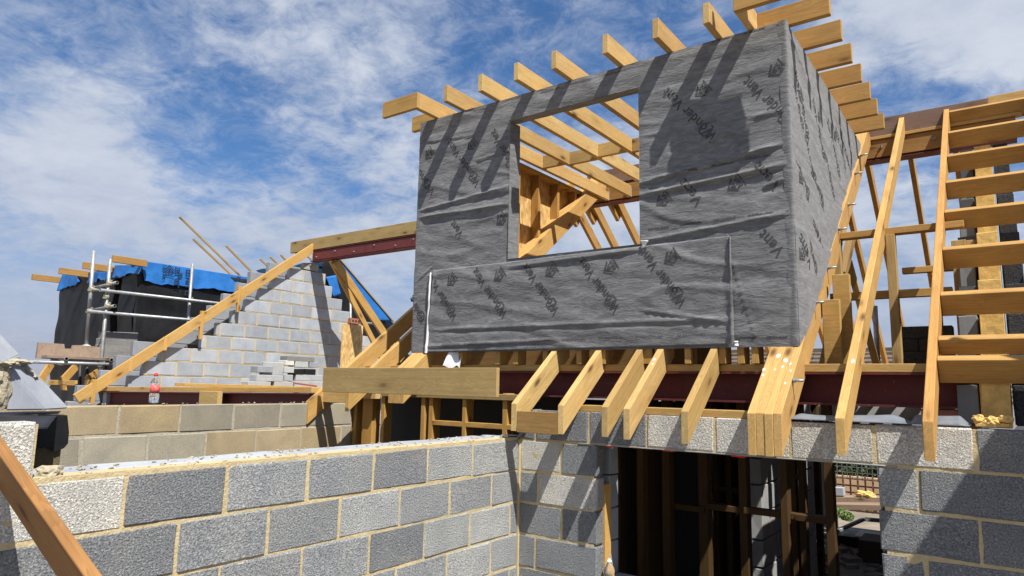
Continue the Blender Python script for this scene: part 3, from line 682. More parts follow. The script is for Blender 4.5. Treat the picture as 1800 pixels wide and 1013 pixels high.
# ------------------------------------------------------------------ dormer
DY, DXL, DXR, DZB, DZT = 4.43, -4.305, -1.04, .272, 2.41
dm = thing('dormer', 'box dormer wrapped in printed grey breather membrane with an open window hole', 'dormer', (-2.67, 5.5, DZB))
WXL, WXR, WZB, WZT = -3.262, -2.09, 1.022, 2.205
def px2(pts): return [(at(x, y, 1, DY).x, at(x, y, 1, DY).z) for x, y in pts]
folds = []   # (x0,z0,x1,z1,width,amp)
for a, b, wd, am in (((1128, 322), (1382, 252), .016, .022), ((1122, 345), (1388, 288), .018, .02), ((1125, 425), (1392, 375), .016, .014), ((740, 383), (893, 360), .014, .016), ((735, 372), (890, 330), .016, .014),
                     ((742, 210), (830, 190), .012, .012), ((752, 250), (835, 238), .01, .008), ((838, 283), (905, 262), .01, .009), ((800, 358), (893, 336), .012, .012), ((1130, 240), (1390, 195), .012, .006),
                     ((1200, 115), (1300, 90), .006, .004), ((750, 610), (980, 598), .014, .01), ((770, 580), (1280, 560), .02, .008), ((1130, 545), (1285, 568), .012, .01), ((900, 470), (1120, 440), .014, .014),
                     ((1290, 470), (1330, 600), .016, .008), ((1160, 170), (1290, 140), .012, .004), ((1340, 330), (1392, 310), .012, .012), ((728, 500), (760, 470), .01, .01), ((1330, 205), (1380, 192), .01, .006)):
    (x0, z0), (x1, z1) = px2((a, b)); folds.append((x0, z0, x1, z1, wd*.75, am*1.2))
def wrinkle(x, z, seed=0.0):
    n = noise.noise
    r = .009*n(V((x*1.3, z*5.5, seed))) + .005*n(V((x*3.5, z*13+x*2, seed+4)))
    q = abs(n(V((x*1.1+3, z*4.2+x*.5, seed+8)))); r += .013*max(0, .16-q)/.16*(.5+.5*n(V((x*2, z*2, seed+20))))
    return r
def dF(x, z):
    r = wrinkle(x, z)
    for x0, z0, x1, z1, wd, am in folds:
        u = (x-x0)/(x1-x0+1e-6)
        if -.05 < u < 1.05:
            dz = z-(z0+(z1-z0)*u)
            if abs(dz) < wd*4:
                t = 1-max(0, u-.9)*6 if u > .9 else (1-max(0, .1-u)*6)
                r += am*max(0, t)*(math.exp(-(dz/wd)**2) - .55*math.exp(-((dz+wd*1.6)/wd)**2))
    e = min(abs(x-DXL), abs(x-DXR)); r *= min(1, .25+e*6)
    return r
def sheet(name, xs, zs, disp, parent, mat, skip=None, y=DY, thick=0):
    vs, fs = [], []; W = len(xs)
    for z in zs:
        for x in xs: vs.append((x, y-disp(x, z), z))
    for j in range(len(zs)-1):
        for i in range(W-1):
            if skip and skip((xs[i]+xs[i+1])/2, (zs[j]+zs[j+1])/2): continue
            a = j*W+i; fs.append((a, a+1, a+W+1, a+W))
    o = mesh_obj(name, vs, fs, parent, mat, True)
    bm = bmesh.new(); bm.from_mesh(o.data); bmesh.ops.delete(bm, geom=[v for v in bm.verts if not v.link_faces], context='VERTS'); bm.to_mesh(o.data); bm.free()
    if thick: m = o.modifiers.new('thick', 'SOLIDIFY'); m.thickness = thick; m.offset = -1
    return o
def lin(a, b, step, marks=()):
    n = max(1, round((b-a)/step)); r = sorted(set([a+(b-a)*i/n for i in range(n+1)]))
    for m in marks:
        k = min(range(len(r)), key=lambda i: abs(r[i]-m)); r[k] = m
    return r
xs = lin(DXL, DXR, .0125, (WXL, WXR)); zs = lin(DZB, DZT, .0125, (WZB, WZT))
sheet('membrane_front', xs, zs, dF, dm, MEMB, lambda x, z: WXL < x < WXR and WZB < z < WZT)
# returns of the membrane into the window hole
def ret(name, pts0, pts1, amp=.006):
    vs, fs = [], []; n = 40; m = 8
    for j in range(m+1):
        for i in range(n+1):
            p = V(pts0[0]).lerp(V(pts0[1]), i/n).lerp(V(pts1[0]).lerp(V(pts1[1]), i/n), j/m)
            k = noise.noise(p*9)*amp*(1 if 0 < j else 0); vs.append(p+V((k, k*.5, k)))
    for j in range(m):
        for i in range(n): a = j*(n+1)+i; fs.append((a, a+1, a+n+2, a+n+1))
    return mesh_obj(name, vs, fs, dm, MEMB, True)
D2 = DY+.125
yl = lambda x, z: DY-dF(x, z)
ret('membrane_return', ((WXL, DY-.004, WZB), (WXL, DY-.004, WZT)), ((WXL+.012, D2, WZB+.02), (WXL+.012, D2, WZT-.01)))
ret('membrane_return', ((WXR, DY-.004, WZB), (WXR, DY-.004, WZT)), ((WXR-.004, D2, WZB), (WXR-.004, D2, WZT)))
ret('membrane_return', ((WXL, DY-.004, WZT), (WXR, DY-.004, WZT)), ((WXL, D2-.02, WZT+.006), (WXR, D2-.02, WZT+.006)), .008)
ret('membrane_return', ((WXL, DY-.004, WZB), (WXR, DY-.004, WZB)), ((WXL, D2, WZB-.008), (WXR, D2, WZB-.008)))
# lapped patch across the lower front, and the right hand lap
def dP(x, z): return dF(x, z)+.007
pl = [(at(764, 476, 1, DY)), at(1283, 415, 1, DY), at(1289, 606, 1, DY), at(750, 620, 1, DY)]
def patch(name, c, off, nx, nz):
    vs, fs = [], []
    for j in range(nz+1):
        for i in range(nx+1):
            u, v = i/nx, j/nz; p = c[3].lerp(c[2], u).lerp(c[0].lerp(c[1], u), v)
            if WZB-.004 < p.z and WXL < p.x < WXR: p.z = WZB-.004
            e = min(u, 1-u)*nx*.0125; lift = .008*max(0, 1-e/.03)
            vs.append((p.x, DY-dF(p.x, p.z)-off-lift, p.z))
    for j in range(nz):
        for i in range(nx): a = j*(nx+1)+i; fs.append((a, a+1, a+nx+2, a+nx+1))
    o = mesh_obj(name, vs, fs, dm, MEMB, True); m = o.modifiers.new('thick', 'SOLIDIFY'); m.thickness = .003; m.offset = 1; return o
patch('membrane_patch', pl, .008, 190, 60)
# turned back edges showing the pale underside
def strip_edge(px0, px1, wpx, off, mat, name):
    a, b = at(*px0, 1, DY), at(*px1, 1, DY); c, d = at(px0[0]+wpx[0], px0[1], 1, DY), at(px1[0]+wpx[1], px1[1], 1, DY)
    vs, fs = [], []; n = 24
    for i in range(n+1):
        t = i/n; p, q = a.lerp(b, t), c.lerp(d, t); yb = DY-dF(p.x, p.z)-off
        bow = .006*math.sin(t*9)
        vs += [(p.x, yb-.004, p.z), ((p.x+q.x)/2+bow*.3, yb-.016-bow, (p.z+q.z)/2), (q.x, yb-.006, q.z)]
    for i in range(n):
        for k in range(2): a_ = i*3+k; fs.append((a_, a_+1, a_+4, a_+3))
    mesh_obj(name, vs, fs, dm, mat, True)
strip_edge((759, 480), (748, 621), (2, 5), .01, CLAD_WHITE, 'folded_edge')
strip_edge((1283, 416), (1284, 606), (3, 9), .012, MEMB, 'folded_edge')
strip_edge((1128, 424), (1131, 436), (14, 2), .012, CLAD_WHITE, 'folded_edge')
strip_edge((1291, 600), (1292, 609), (8, 8), .012, CLAD_WHITE, 'folded_edge')
# side sheet down to the roof slope
def dS(y, z): return wrinkle(y*.9+11, z*1.1, 31.0)*.9
def side(name, x, sg, y1=7.22):
    vs, fs = [], []; n, m = 200, 130
    for i in range(n+1):
        y = DY+(y1-DY)*i/n; zb = min(max(DZB, zt(y)+.004), DZT-.001)
        for j in range(m+1):
            z = zb+(DZT-zb)*j/m; e = min(1, .2+(y-DY)*5)
            extra = 0
            for zl in (1.47, 1.03): 
                dz = z-zl+.02*noise.noise(V((y*2, zl, 0))); extra += .015/(1+math.exp(max(-40, min(40, dz/.004))))
            vs.append((x+sg*(dS(y, z)*e+extra*e), y, z))
    for i in range(n):
        for j in range(m): a = i*(m+1)+j; f = (a, a+m+1, a+m+2, a+1); fs.append(f if sg > 0 else f[::-1])
    return mesh_obj(name, vs, fs, dm, MEMB, True)
vs, fs = [], []
for j in range(121):
    z = DZB+(DZT-DZB)*j/120
    for i, (dx, dy) in enumerate(((-.05, -.001), (-.03, -.004), (-.014, -.006), (-.003, -.006), (.003, -.002), (.0055, .004), (.006, .014), (.005, .03), (.001, .05))):
        k_ = .0035*noise.noise(V((i*.5, 3, z*8))); vs.append((DXR+dx+k_*(i > 3), DY+dy+k_*(i < 5), z))
for j in range(120):
    for i in range(8): k_ = j*9+i; fs.append((k_, k_+1, k_+10, k_+9))
mesh_obj('membrane_corner', vs, fs, dm, MEMB, True)
side('membrane_side', DXR, 1)
side('membrane_side', DXL, -1)
# printed lettering
def text_mesh(txt, size):
    cu = bpy.data.curves.new('t', 'FONT'); cu.body = txt; cu.size = size; cu.resolution_u = 2; cu.align_x = 'LEFT'; cu.align_y = 'CENTER'; cu.offset = size*.012
    o = bpy.data.objects.new('t', cu); COL.objects.link(o); dg = bpy.context.evaluated_depsgraph_get()
    me = bpy.data.meshes.new_from_object(o.evaluated_get(dg)); bpy.data.objects.remove(o); bpy.data.curves.remove(cu); return me
def refine(bm, step):
    for ax in (0, 1):
        cs = [v.co[ax] for v in bm.verts]; a, b = min(cs), max(cs); n = int((b-a)/step)
        for i in range(1, n+1):
            no = [0, 0, 0]; no[ax] = 1; co = [0, 0, 0]; co[ax] = a+i*step
            bmesh.ops.bisect_plane(bm, geom=list(bm.verts)+list(bm.edges)+list(bm.faces), plane_co=co, plane_no=no)
def frame_logo(bm, s):      # roof chevron of the approval mark
    def poly(pts): bm.faces.new([bm.verts.new((x*s, y*s, 0)) for x, y in pts])
    poly([(-.62, .12), (0, .78), (0, .56), (-.42, .12)]); poly([(0, .78), (.62, .12), (.42, .12), (0, .56)])
    poly([(-.28, .14), (0, .44), (.28, .14)]); poly([(-.62, -.5), (.62, -.5), (.62, -.42), (-.62, -.42)])
_tb = {}
def base_text(kind, size, pre='', width=None):
    key = (kind, round(size, 3), width)
    if key in _tb: return _tb[key]
    bm = bmesh.new()
    if kind == 'logo':
        frame_logo(bm, size); me = text_mesh('BBA', size*.52); b2 = bmesh.new(); b2.from_mesh(me)
        xs_ = [v.co.x for v in b2.verts]; mid = (min(xs_)+max(xs_))/2
        for v in b2.verts: v.co.x -= mid; v.co.y -= size*.16
        tmp = bpy.data.meshes.new('x'); b2.to_mesh(tmp); bm.from_mesh(tmp); b2.free()
    else:
        me = text_mesh(kind, size); bm.from_mesh(me)
        xs_ = [v.co.x for v in bm.verts]; k = (width/(max(xs_)-min(xs_))) if width else 1
        for v in bm.verts: v.co.x = (v.co.x-min(xs_))*k
        if kind.startswith('W'):     # boxed o of the mark
            cx = size*1.02*k; cy = -size*.02; ro = size*.52; ri = size*.43
            for i in range(6):
                a0, a1 = math.pi*i/3, math.pi*(i+1)/3
                bm.faces.new([bm.verts.new((cx+r*math.cos(a), cy+r*math.sin(a), 0)) for r, a in ((ri, a0), (ro, a0), (ro, a1), (ri, a1))])
    refine(bm, .03); _tb[key] = bm; return bm
def letter(kind, size, place, width=None, parent=None, mat=PRINT, name='lettering'):
    bm = base_text(kind, size, '', width); vs = [place(v.co.x, v.co.y) for v in bm.verts]; bm.verts.index_update()
    keep = [f for f in bm.faces if all(vs[v.index] is not None for v in f.verts)]
    used = sorted({v.index for f in keep for v in f.verts}); mp = {u: i for i, u in enumerate(used)}
    if keep: return mesh_obj(name, [vs[u] for u in used], [[mp[v.index] for v in f.verts] for f in keep], parent, mat)
def on_front(off, patch_=False):
    def mk(p0, p1):
        a, b = at(*p0, 1, DY), at(*p1, 1, DY); d = V((b.x-a.x, 0, b.z-a.z)); L = d.length; d.normalize(); g = V((-d.z, 0, d.x))
        def place(x, y):
            q = a+d*x+g*y
            if not (DXL+.004 < q.x < DXR-.004 and DZB+.004 < q.z < DZT-.004): return None
            if WXL-.004 < q.x < WXR+.004 and WZB-.004 < q.z < WZT+.004: return None
            return (q.x, DY-dF(q.x, q.z)-off, q.z)
        return place, L
    return mk
base = on_front(.0022); onp = on_front(.0145)
def wtext(p0, p1, mk, txt='Wonder Vent', hgt=.098):
    pl_, L = mk(p0, p1); letter(txt, hgt, pl_, L, dm)
def blogo(p, ang_from, mk, s=.09):
    pl_, L = mk(p, (p[0]+ang_from[0], p[1]+ang_from[1])); letter('logo', s, pl_, None, dm)
for p0, p1 in (((802, 560), (757, 484)), ((890, 556), (836, 474)), ((982, 550), (924, 466)), ((1087, 546), (1022, 456))): wtext(p0, p1, onp)
for p in ((797, 492), (881, 483), (972, 475), (1076, 468), (1183, 452)): blogo(p, (-40, -62), onp)
wtext((1204, 535), (1130, 440), onp)
wtext((763, 340), (706, 258), base); wtext((841, 325), (790, 248), base); wtext((905, 300), (866, 230), base)
blogo((756, 270), (-40, -62), base); blogo((831, 254), (-40, -62), base)
wtext((1257, 244), (1170, 160), base, hgt=.105); wtext((1398, 222), (1310, 140), base, hgt=.105); blogo((1236, 158), (-45, -50), base); blogo((1367, 121), (-45, -50), base)
wtext((1232, 358), (1198, 318), base, 'Vent', .1); wtext((1368, 330), (1329, 289), base, 'Vent', .1); blogo((1167, 350), (-40, -50), base); blogo((1294, 322), (-40, -50), base)
wtext((832, 408), (800, 385), base, 'Vent', .1) if False else wtext((812, 415), (795, 390), base, 'Vent', .1); blogo((882, 385), (-40, -62), base); blogo((790, 300), (-40, -62), base, .001) if False else None
wtext((745, 565), (718, 515), base); wtext((1375, 447), (1338, 408), base, 'Vent', .1); wtext((1408, 488), (1392, 470), base, 'Vent', .1); wtext((1312, 600), (1293, 575), base, 'Wonder', .1) if False else None
def on_side(y0, z0, dy, dz):
    d = V((0, dy, dz)); L = d.length; d.normalize(); g = V((0, -d.z, d.y))
    def place(x, y):
        q = V((0, y0, z0))+d*x+g*y
        if q.y < DY+.02 or q.z > DZT-.01 or q.z < zt(q.y)+.02: return None
        e = min(1, .2+(q.y-DY)*5); ex = 0
        for zl in (1.47, 1.03):
            dz_ = q.z-zl+.02*noise.noise(V((q.y*2, zl, 0))); ex += .015/(1+math.exp(max(-40, min(40, dz_/.004))))
        return (DXR+dS(q.y, q.z)*e+ex*e+.002, q.y, q.z)
    return place, L
for p0, p1 in (((1421, 251), (1399, 125)), ((1450, 285), (1428, 174)), ((1476, 316), (1455, 212)), ((1500, 320), (1478, 240)), ((1418, 352), (1399, 286)), ((1445, 365), (1425, 300))):
    a, b = at(*p0, 0, DXR), at(*p1, 0, DXR); pl_, L = on_side(a.y, a.z, b.y-a.y, b.z-a.z); letter('Wonder Vent', .1, pl_, L, dm)
for p0, p1 in (((1434, 330), (1414, 236)), ((1468, 350), (1449, 268)), ((1412, 230), (1396, 150)), ((1486, 300), (1468, 222)), ((1428, 480), (1412, 425))):
    a, b = at(*p0, 0, DXR), at(*p1, 0, DXR); pl_, L = on_side(a.y, a.z, b.y-a.y, b.z-a.z); letter('Wonder Vent', .085, pl_, L, dm)
for p0 in ((1408, 170), (1440, 205), (1468, 238), (1403, 312), (1404, 445)):
    a = at(*p0, 0, DXR); pl_, L = on_side(a.y, a.z, -.5, .5); letter('logo', .09, pl_, None, dm)
for p0, p1 in (((1416, 470), (1400, 415)), ((1440, 430), (1424, 392))):
    a, b = at(*p0, 0, DXR), at(*p1, 0, DXR); pl_, L = on_side(a.y, a.z, b.y-a.y, b.z-a.z); letter('Vent', .1, pl_, L, dm)
# small printed tick lines along the lap edges: rows of unreadable dashes
def ticks(p0, p1, mk, n):
    pl_, L = mk(p0, p1); vs, fs = [], []
    rnd = random.Random(n)
    for i in range(n):
        x = L*i/n
        if (i//9) % 3 == 2: continue
        h_ = .008+rnd.random()*.008; q = [pl_(x, 0), pl_(x+.005, 0), pl_(x+.005, h_), pl_(x, h_)]
        if None in q: continue
        b = len(vs); vs += q; fs.append((b, b+1, b+2, b+3))
    if fs: stuff(mesh_obj('print_ticks', vs, fs, dm, PRINT))
ticks((1130, 318), (1385, 268), base, 110); ticks((1140, 405), (1388, 372), base, 110); ticks((1150, 102), (1370, 44), base, 110); ticks((780, 607), (1280, 589), onp, 220); ticks((950, 165), (1120, 118), base, 80); ticks((1295, 597), (1395, 594), base, 50)

for i in range(4): box('lining_board', (DXL-.9, DY+1.0+.004*(i % 2), .125+.12*i), (-1.95, DY+1.02+.004*(i % 2), .252+.12*i), dm, GREEN, (.5, .42, .35), 0)
# roof joists of the dormer with overhang to front and right
JX = [-4.108, -3.79, -3.407, -3.04, -2.684, -2.24, -1.846, -1.485, -1.267]
JH = .147; JZ = DZT+.003
for x in JX:
    o = boxy('roof_joist', (x-.0235, 4.188+random.uniform(-.004, .004), JZ), (x+.0235, RY-.008, JZ+JH), dm, PINE)
    t = mesh = bar('joist_hanger', (x, RY-.012, JZ-.004), (x, RY-.012, JZ+.12), .006, .06, dm, GALV, upv=(1, 0, 0))
for i in range(len(JX)-1):
    a, b = JX[i]+.0235, JX[i+1]-.0235; yy = 6.17+.05*(i % 2)
    box('noggin', (a, yy, JZ+.002), (b, yy+.045, JZ+JH-.002), dm, PINE)
for k in range(7):
    y = 4.512+.3925*k; box('lookout_joist', (JX[-1]+.0235, y, JZ), (-.79+random.uniform(-.004, .004), y+.045, JZ+JH), dm, PINE, (.83, .72, .58))
box('outrigger', (JX[-1]-.0235, 4.143, JZ), (-.79, 4.187, JZ+JH), dm, PINE, (.85, .75, .6))
box('shadow_board', (JX[-1]-.0, 4.147, JZ+JH+.003), (-.815, 4.183, JZ+JH+.29), dm, PINE, (.85, .75, .6))  # unseen board, added to cast the block of shadow on the front
box('outrigger', (-4.525, 4.15, JZ), (JX[0]+.0235, 4.186, JZ+JH), dm, PINE, (.85, .78, .62))
for k in range(3): box('lookout_joist', (-4.54, 4.55+.39*k, JZ), (JX[0]-.0235, 4.595+.39*k, JZ+JH), dm, PINE, (.9, .82, .66))
# stud walls behind the membrane
for a in (-4.15, -3.75, -3.36, -3.18, -2.08, -2.035, -1.97, -1.755, -1.52, -1.4, -1.31):
    full = not (WXL-.05 < a < WXR+.03)
    post('stud', a, DY+.075, .168, (JZ-.05) if full or a < -3.3 else WZB-.05, .045, .12, dm, PINE, (.85, .76, .6))
for a in (-2.9, -2.6, -2.4): post('stud', a, DY+.075, .168, WZB-.07, .045, .12, dm, PINE, (.8, .7, .55))
box('head_plate', (DXL+.02, DY+.015, JZ-.05), (DXR-.02, DY+.11, JZ-.004), dm, PINE); box('lintel_timber', (WXL-.05, DY+.02, WZT+.012), (WXR+.05, DY+.115, JZ-.052), dm, PINE)
box('sill_timber', (WXL-.02, DY+.02, WZB-.06), (WXR+.02, DY+.115, WZB-.012), dm, PINE)
for sx, xo in ((DXL+.035, DXL+.012), (DXR-.035, DXR-.02)):
    ys = (6.25, 6.65, 7.05) if sx < -3 else (4.9, 5.3, 5.7, 6.1, 6.5, 6.9)
    if sx < -3: ys = (4.95, 5.4, 5.85, 6.25, 6.65, 7.05)
    for y in ys:
        z0 = zt(y)-.02
        if z0 < JZ-.12: post('stud', sx+(.045 if sx < -3 else -.045), y, z0, JZ-.05, .1, .045, dm, PINE, (.95, .82, .62))
    box('side_plate', (sx-.03+(.03 if sx < -3 else -.07), DY+.12, JZ-.05), (sx+.07+(.03 if sx < -3 else -.07), 7.2, JZ-.004), dm, PINE, (.9, .8, .6))
yy0 = DY+.13
for xa, xb in ((DXL+.014, DXL+.027), (DXR-.032, DXR-.019)):
    vs = []
    for x in (xa, xb): vs += [(x, yy0, max(zt(yy0), .2)), (x, 7.18, zt(7.18)), (x, 7.18, JZ-.01), (x, yy0, JZ-.01)]
    mesh_obj('osb_sheathing', vs, [(0, 1, 2, 3), (7, 6, 5, 4), (0, 4, 5, 1), (1, 5, 6, 2), (2, 6, 7, 3), (3, 7, 4, 0)], dm, OSB)
def hanging_sheet():
    a, b = at(785, 620, 1, DY-.012), at(807, 645, 1, DY-.012)
    vs, fs = [], []; n = 12
    for j in range(n+1):
        for i in range(n+1):
            u, v = i/n, j/n; x = a.x+(b.x-a.x)*(u+.14*(u-.5)*v*v*2); z = a.z+.02+(b.z-a.z-.02)*v
            vs.append((x, DY+.02-.02*math.sin(u*5+v*2)-.035*v, z+.012*math.cos(u*9)*v*v))
    for j in range(n):
        for i in range(n): k = j*(n+1)+i; fs.append((k, k+1, k+n+2, k+n+1))
    o = mesh_obj('loose_flap', vs, fs, dm, CLAD_WHITE, True)
hanging_sheet()

# ------------------------------------------------------------------ stud partition under the left end of the steel
sp = thing('stud_partition', 'timber stud partition below the treated board left of the inner corner', 'stud frame', (-4, 4.5, -2.5))
for a, b in ((-5.01, -4.93), (-4.85, -4.72), (-4.61, -4.565), (-4.12, -4.075), (-4.03, -3.985), (-3.66, -3.62), (-3.25, -3.205)):
    big = b-a; post('stud', (a+b)/2, 4.43, -2.5, -.06 if (a+b)/2 < -5 or (a+b)/2 > -3.9 or a > -4.2 else -.1, big, .1, sp, PINE, (.85, .75, .55))
boxp('head', (-5.05, 4.36, -.115), (-2.95, 4.46, -.068), sp, GREEN, (.9, .9, .8)); boxp('rail', (-4.0, 4.38, -.34), (-3.0, 4.47, -.30), sp, PINE, (.85, .75, .58)); boxp('stud_packer', (-4.95, 4.3, -.14), (-4.6, 4.36, -.07), sp, PINE)
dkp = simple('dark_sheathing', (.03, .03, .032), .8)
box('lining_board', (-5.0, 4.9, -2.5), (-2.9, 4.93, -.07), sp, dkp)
# interior partitions seen through the opening
ip = thing('stud_partition', 'internal stud walls tinted dark as in shade inside the opening', 'stud frame', (-2, 6, -2.5))
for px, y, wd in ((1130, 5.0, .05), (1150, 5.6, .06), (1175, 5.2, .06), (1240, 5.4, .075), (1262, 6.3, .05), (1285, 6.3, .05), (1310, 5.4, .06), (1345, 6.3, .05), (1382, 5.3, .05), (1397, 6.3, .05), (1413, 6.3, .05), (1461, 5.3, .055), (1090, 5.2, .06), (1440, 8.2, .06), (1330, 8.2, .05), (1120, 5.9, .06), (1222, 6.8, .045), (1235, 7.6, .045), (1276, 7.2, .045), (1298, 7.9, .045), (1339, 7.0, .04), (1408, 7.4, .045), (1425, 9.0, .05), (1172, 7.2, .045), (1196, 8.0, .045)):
    post('stud', at(px, 900, 1, y).x, y, -2.5, -.07, wd, .1, ip, PINE, (.14, .115, .095))  # pine tinted near-black, the shade of the unlit room put into its colour
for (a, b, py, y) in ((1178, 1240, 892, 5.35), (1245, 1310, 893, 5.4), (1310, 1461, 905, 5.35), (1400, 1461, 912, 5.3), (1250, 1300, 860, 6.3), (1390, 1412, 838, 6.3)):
    p, q = at(a, py, 1, y), at(b, py, 1, y); z = (p.z+q.z)/2; box('rail', (p.x, y-.04, z-.022), (q.x, y+.04, z+.022), ip, PINE, (.14, .115, .095))  # rails carry the same painted-in shade as the studs
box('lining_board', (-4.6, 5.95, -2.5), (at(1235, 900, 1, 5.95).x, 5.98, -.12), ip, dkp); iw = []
for (xw, ya, yb) in ((-2.72, 6.2, 9.6), (-1.72, 5.9, 7.75)):
    t_ = thing('block_wall', 'pale grey inner block wall catching stripes of sun inside the opening' if xw < -2 else 'shorter pale inner block wall nearer the garden doorway', 'wall', (xw, ya, -2.5))
    for k in range(11):
        z1 = -.12-.2175*k; br = cuts(ya, yb, ya+(.44 if k % 2 else .22))
        for i in range(len(br)-1): block(t_, 0, xw, 1, br[i], br[i+1], z1-.2175, z1, .1, AERATED, (.28, .28, .28), 'block', .012)
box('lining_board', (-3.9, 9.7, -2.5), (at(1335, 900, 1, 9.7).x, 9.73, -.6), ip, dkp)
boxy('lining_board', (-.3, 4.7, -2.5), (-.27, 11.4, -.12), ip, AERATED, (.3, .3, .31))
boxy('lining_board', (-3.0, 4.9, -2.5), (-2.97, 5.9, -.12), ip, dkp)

# ------------------------------------------------------------------ neighbouring dormer beyond the gable, in black and blue membrane
NX = -12.0
NY = at(245, 455, 0, NX).y; NTOP = at(250, 463, 0, NX).z
nb = thing('dormer', 'far black wrapped dormer with blue membrane top band and projecting joist ends', 'dormer', (-13.4, NY+1, -.3))
NLX = at(100, 560, 1, NY).x
def nsheet(name, pts, mat, thick=.004, seed=0, amp=.05, nu=40, nv=30, nrm=(1, 0, 0), rag=0):
    a, b, c, d = [V(p) for p in pts]; vs, fs = [], []
    for j in range(nv+1):
        for i in range(nu+1):
            u, v = i/nu, j/nv; p = a.lerp(b, u).lerp(d.lerp(c, u), v)
            k = amp*noise.noise(V((p.x*1.5+p.y*1.5, p.z*2.2, seed))) + amp*.6*abs(noise.noise(V((p.x*2+p.y*4, p.z*1.1, seed+3))))
            rg_ = rag*(1-v)**2*(noise.noise(V((p.y*2.3, p.x*2.3, seed)))+.5*noise.noise(V((p.y*7, p.x*7, seed)))); vs.append(p+V(nrm)*(k+abs(rg_)*.5)+V((0, 0, rg_)))
    for j in range(nv):
        for i in range(nu): q = j*(nu+1)+i; fs.append((q, q+1, q+nu+2, q+nu+1))
    o = mesh_obj(name, vs, fs, nb, mat, True); m = o.modifiers.new('thick', 'SOLIDIFY'); m.thickness = thick; m.offset = 1; return o
NB = -.55
nsheet('membrane_front', ((NLX, NY, NB), (NX-.78, NY, NB), (NX-.78, NY, NTOP-.02), (NLX+.05, NY, NTOP-.02)), BLACKM, seed=1, nrm=(0, -1, 0))
nsheet('membrane_front', ((NX-.52, NY-.01, NB), (NX, NY-.01, NB), (NX, NY-.01, NTOP-.02), (NX-.52, NY-.01, NTOP-.02)), BLACKM, seed=5, nrm=(0, -1, 0))
nsheet('membrane_side', ((NX, NY, NB), (NX, NY+3.6, NB), (NX, NY+3.6, NTOP-.01), (NX, NY, NTOP-.01)), BLACKM, seed=7, nu=60)
BX = -11.5
def nq(*p, x=BX): return [at(a_, b_, 0, x) for a_, b_ in p]
nsheet('membrane_side', nq((560, 660), (740, 660), (700, 592), (566, 440), x=BX-.03), BLACKM, seed=8)
nsheet('blue_band', nq((572, 440), (668, 564), (690, 564), (596, 456)), BLUEM, seed=13, amp=.012)
nsheet('blue_band', nq((586, 523), (599, 518), (590, 484), (573, 487), x=BX+.03), BLUEM, seed=14, amp=.02, nu=10, nv=10)
nsheet('back_membrane', [at(596, 456, 0, BX), at(700, 578, 0, BX), at(700, 578, 0, BX)-V((3, 0, 0)), at(596, 456, 0, BX)-V((3, 0, 0))], BLUEM, seed=12, nrm=(0, 0, 1))
bb0 = at(256, 499, 0, NX+.03)
nsheet('blue_band', ((NX+.025, NY+.10, bb0.z), (NX+.025, NY+3.6, bb0.z+.06), (NX+.025, NY+3.6, NTOP+.04), (NX+.025, NY+.02, NTOP+.04)), BLUEM, seed=20, amp=.03, nu=80, rag=.09)
box('roof_board', (NLX-.0, NY+.02, NTOP-.03), (NX, NY+3.7, NTOP+.02), nb, OSB)
nsheet('dark_backing', ((NX-2.2, NY+.5, NB), (NX-.1, NY+.5, NB), (NX-.1, NY+.5, NTOP-.05), (NX-2.2, NY+.5, NTOP-.05)), simple('reveal_shade', (.025, .018, .015), .8), seed=2)  # near-black sheet behind the gap, coloured for the shade inside
for (x0, y0), (x1, y1) in (((69, 487), (108, 493)), ((114, 477), (157, 483)), ((158, 468), (200, 474)), ((216, 457), (253, 463))):
    b = at(x1, y1, 1, NY); a0 = b - V((0, .46, 0))
    boxy('roof_joist', (b.x-.05, NY-.5, b.z-.055), (b.x, NY+.06, b.z+.06), nb, PINE, (.75, .66, .55))
for (pa, pb, pc, pd) in (((104, 508), (142, 500), (134, 483), (110, 483)), ((152, 500), (190, 492), (190, 478), (160, 478)), ((198, 491), (246, 482), (250, 466), (203, 466))):
    q = [at(*p, 1, NY-.03) for p in (pa, pb, pc, pd)]; nsheet('blue_flap', q, BLUEM, seed=pa[0], amp=.04, nu=24, nv=14, nrm=(0, -1, 0), rag=.12)
for txt, px, py, sz in (('aPer', 313, 476, .21), ('ENTL', 332, 480, .21), ('DRAITE', 288, 471, .085), ('rm', 420, 492, .2)):
    a = at(px, py-5, 0, NX+.05); d = V((0, .04, -1)).normalized(); g = V((0, 1, .04)).normalized()
    letter(txt, sz*.95, lambda x, y: tuple(a+d*x+g*y+V((.012, 0, 0))), None, nb, BPRINT)
a = at(297, 478, 0, NX+.05); letter('logo', .16, lambda x, y: (a.x+.012, a.y+x, a.z+y), None, nb, BPRINT)
for i, (p0, p1) in enumerate((((315, 381), (425, 488)), ((339, 420), (405, 482)), ((397, 432), (452, 488)), ((457, 455), (476, 474)), ((474, 451), (500, 476)), ((493, 448), (516, 472)), ((530, 440), (552, 462)))):
    a = at(*p0, 0, NX-.5+.02*i); q = V((0, NY+3.6, NTOP+.05)); b = at(*p1, 0, NX-.5+.02*i)
    bar('roof_batten', a, b+(b-a).normalized()*.4, .03, .035, nb, GREEN, upv=BN, color=(1, 1.05, 1.0))
bar('roof_batten', at(598, 456, 0, BX+.02), at(692, 566, 0, BX+.02), .03, .03, nb, GREEN, upv=BN)
box('roof_board', (NX-.02, NY+3.2, NTOP+.1), (NX+.25, NY+3.75, NTOP+.14), nb, PINE); nsheet('loose_membrane', (at(560, 472, 0, NX+.3), at(592, 478, 0, NX+.3), at(592, 468, 0, NX+.3), at(560, 468, 0, NX+.3)), BLACKM, seed=40, amp=.06, nu=16, nv=6)
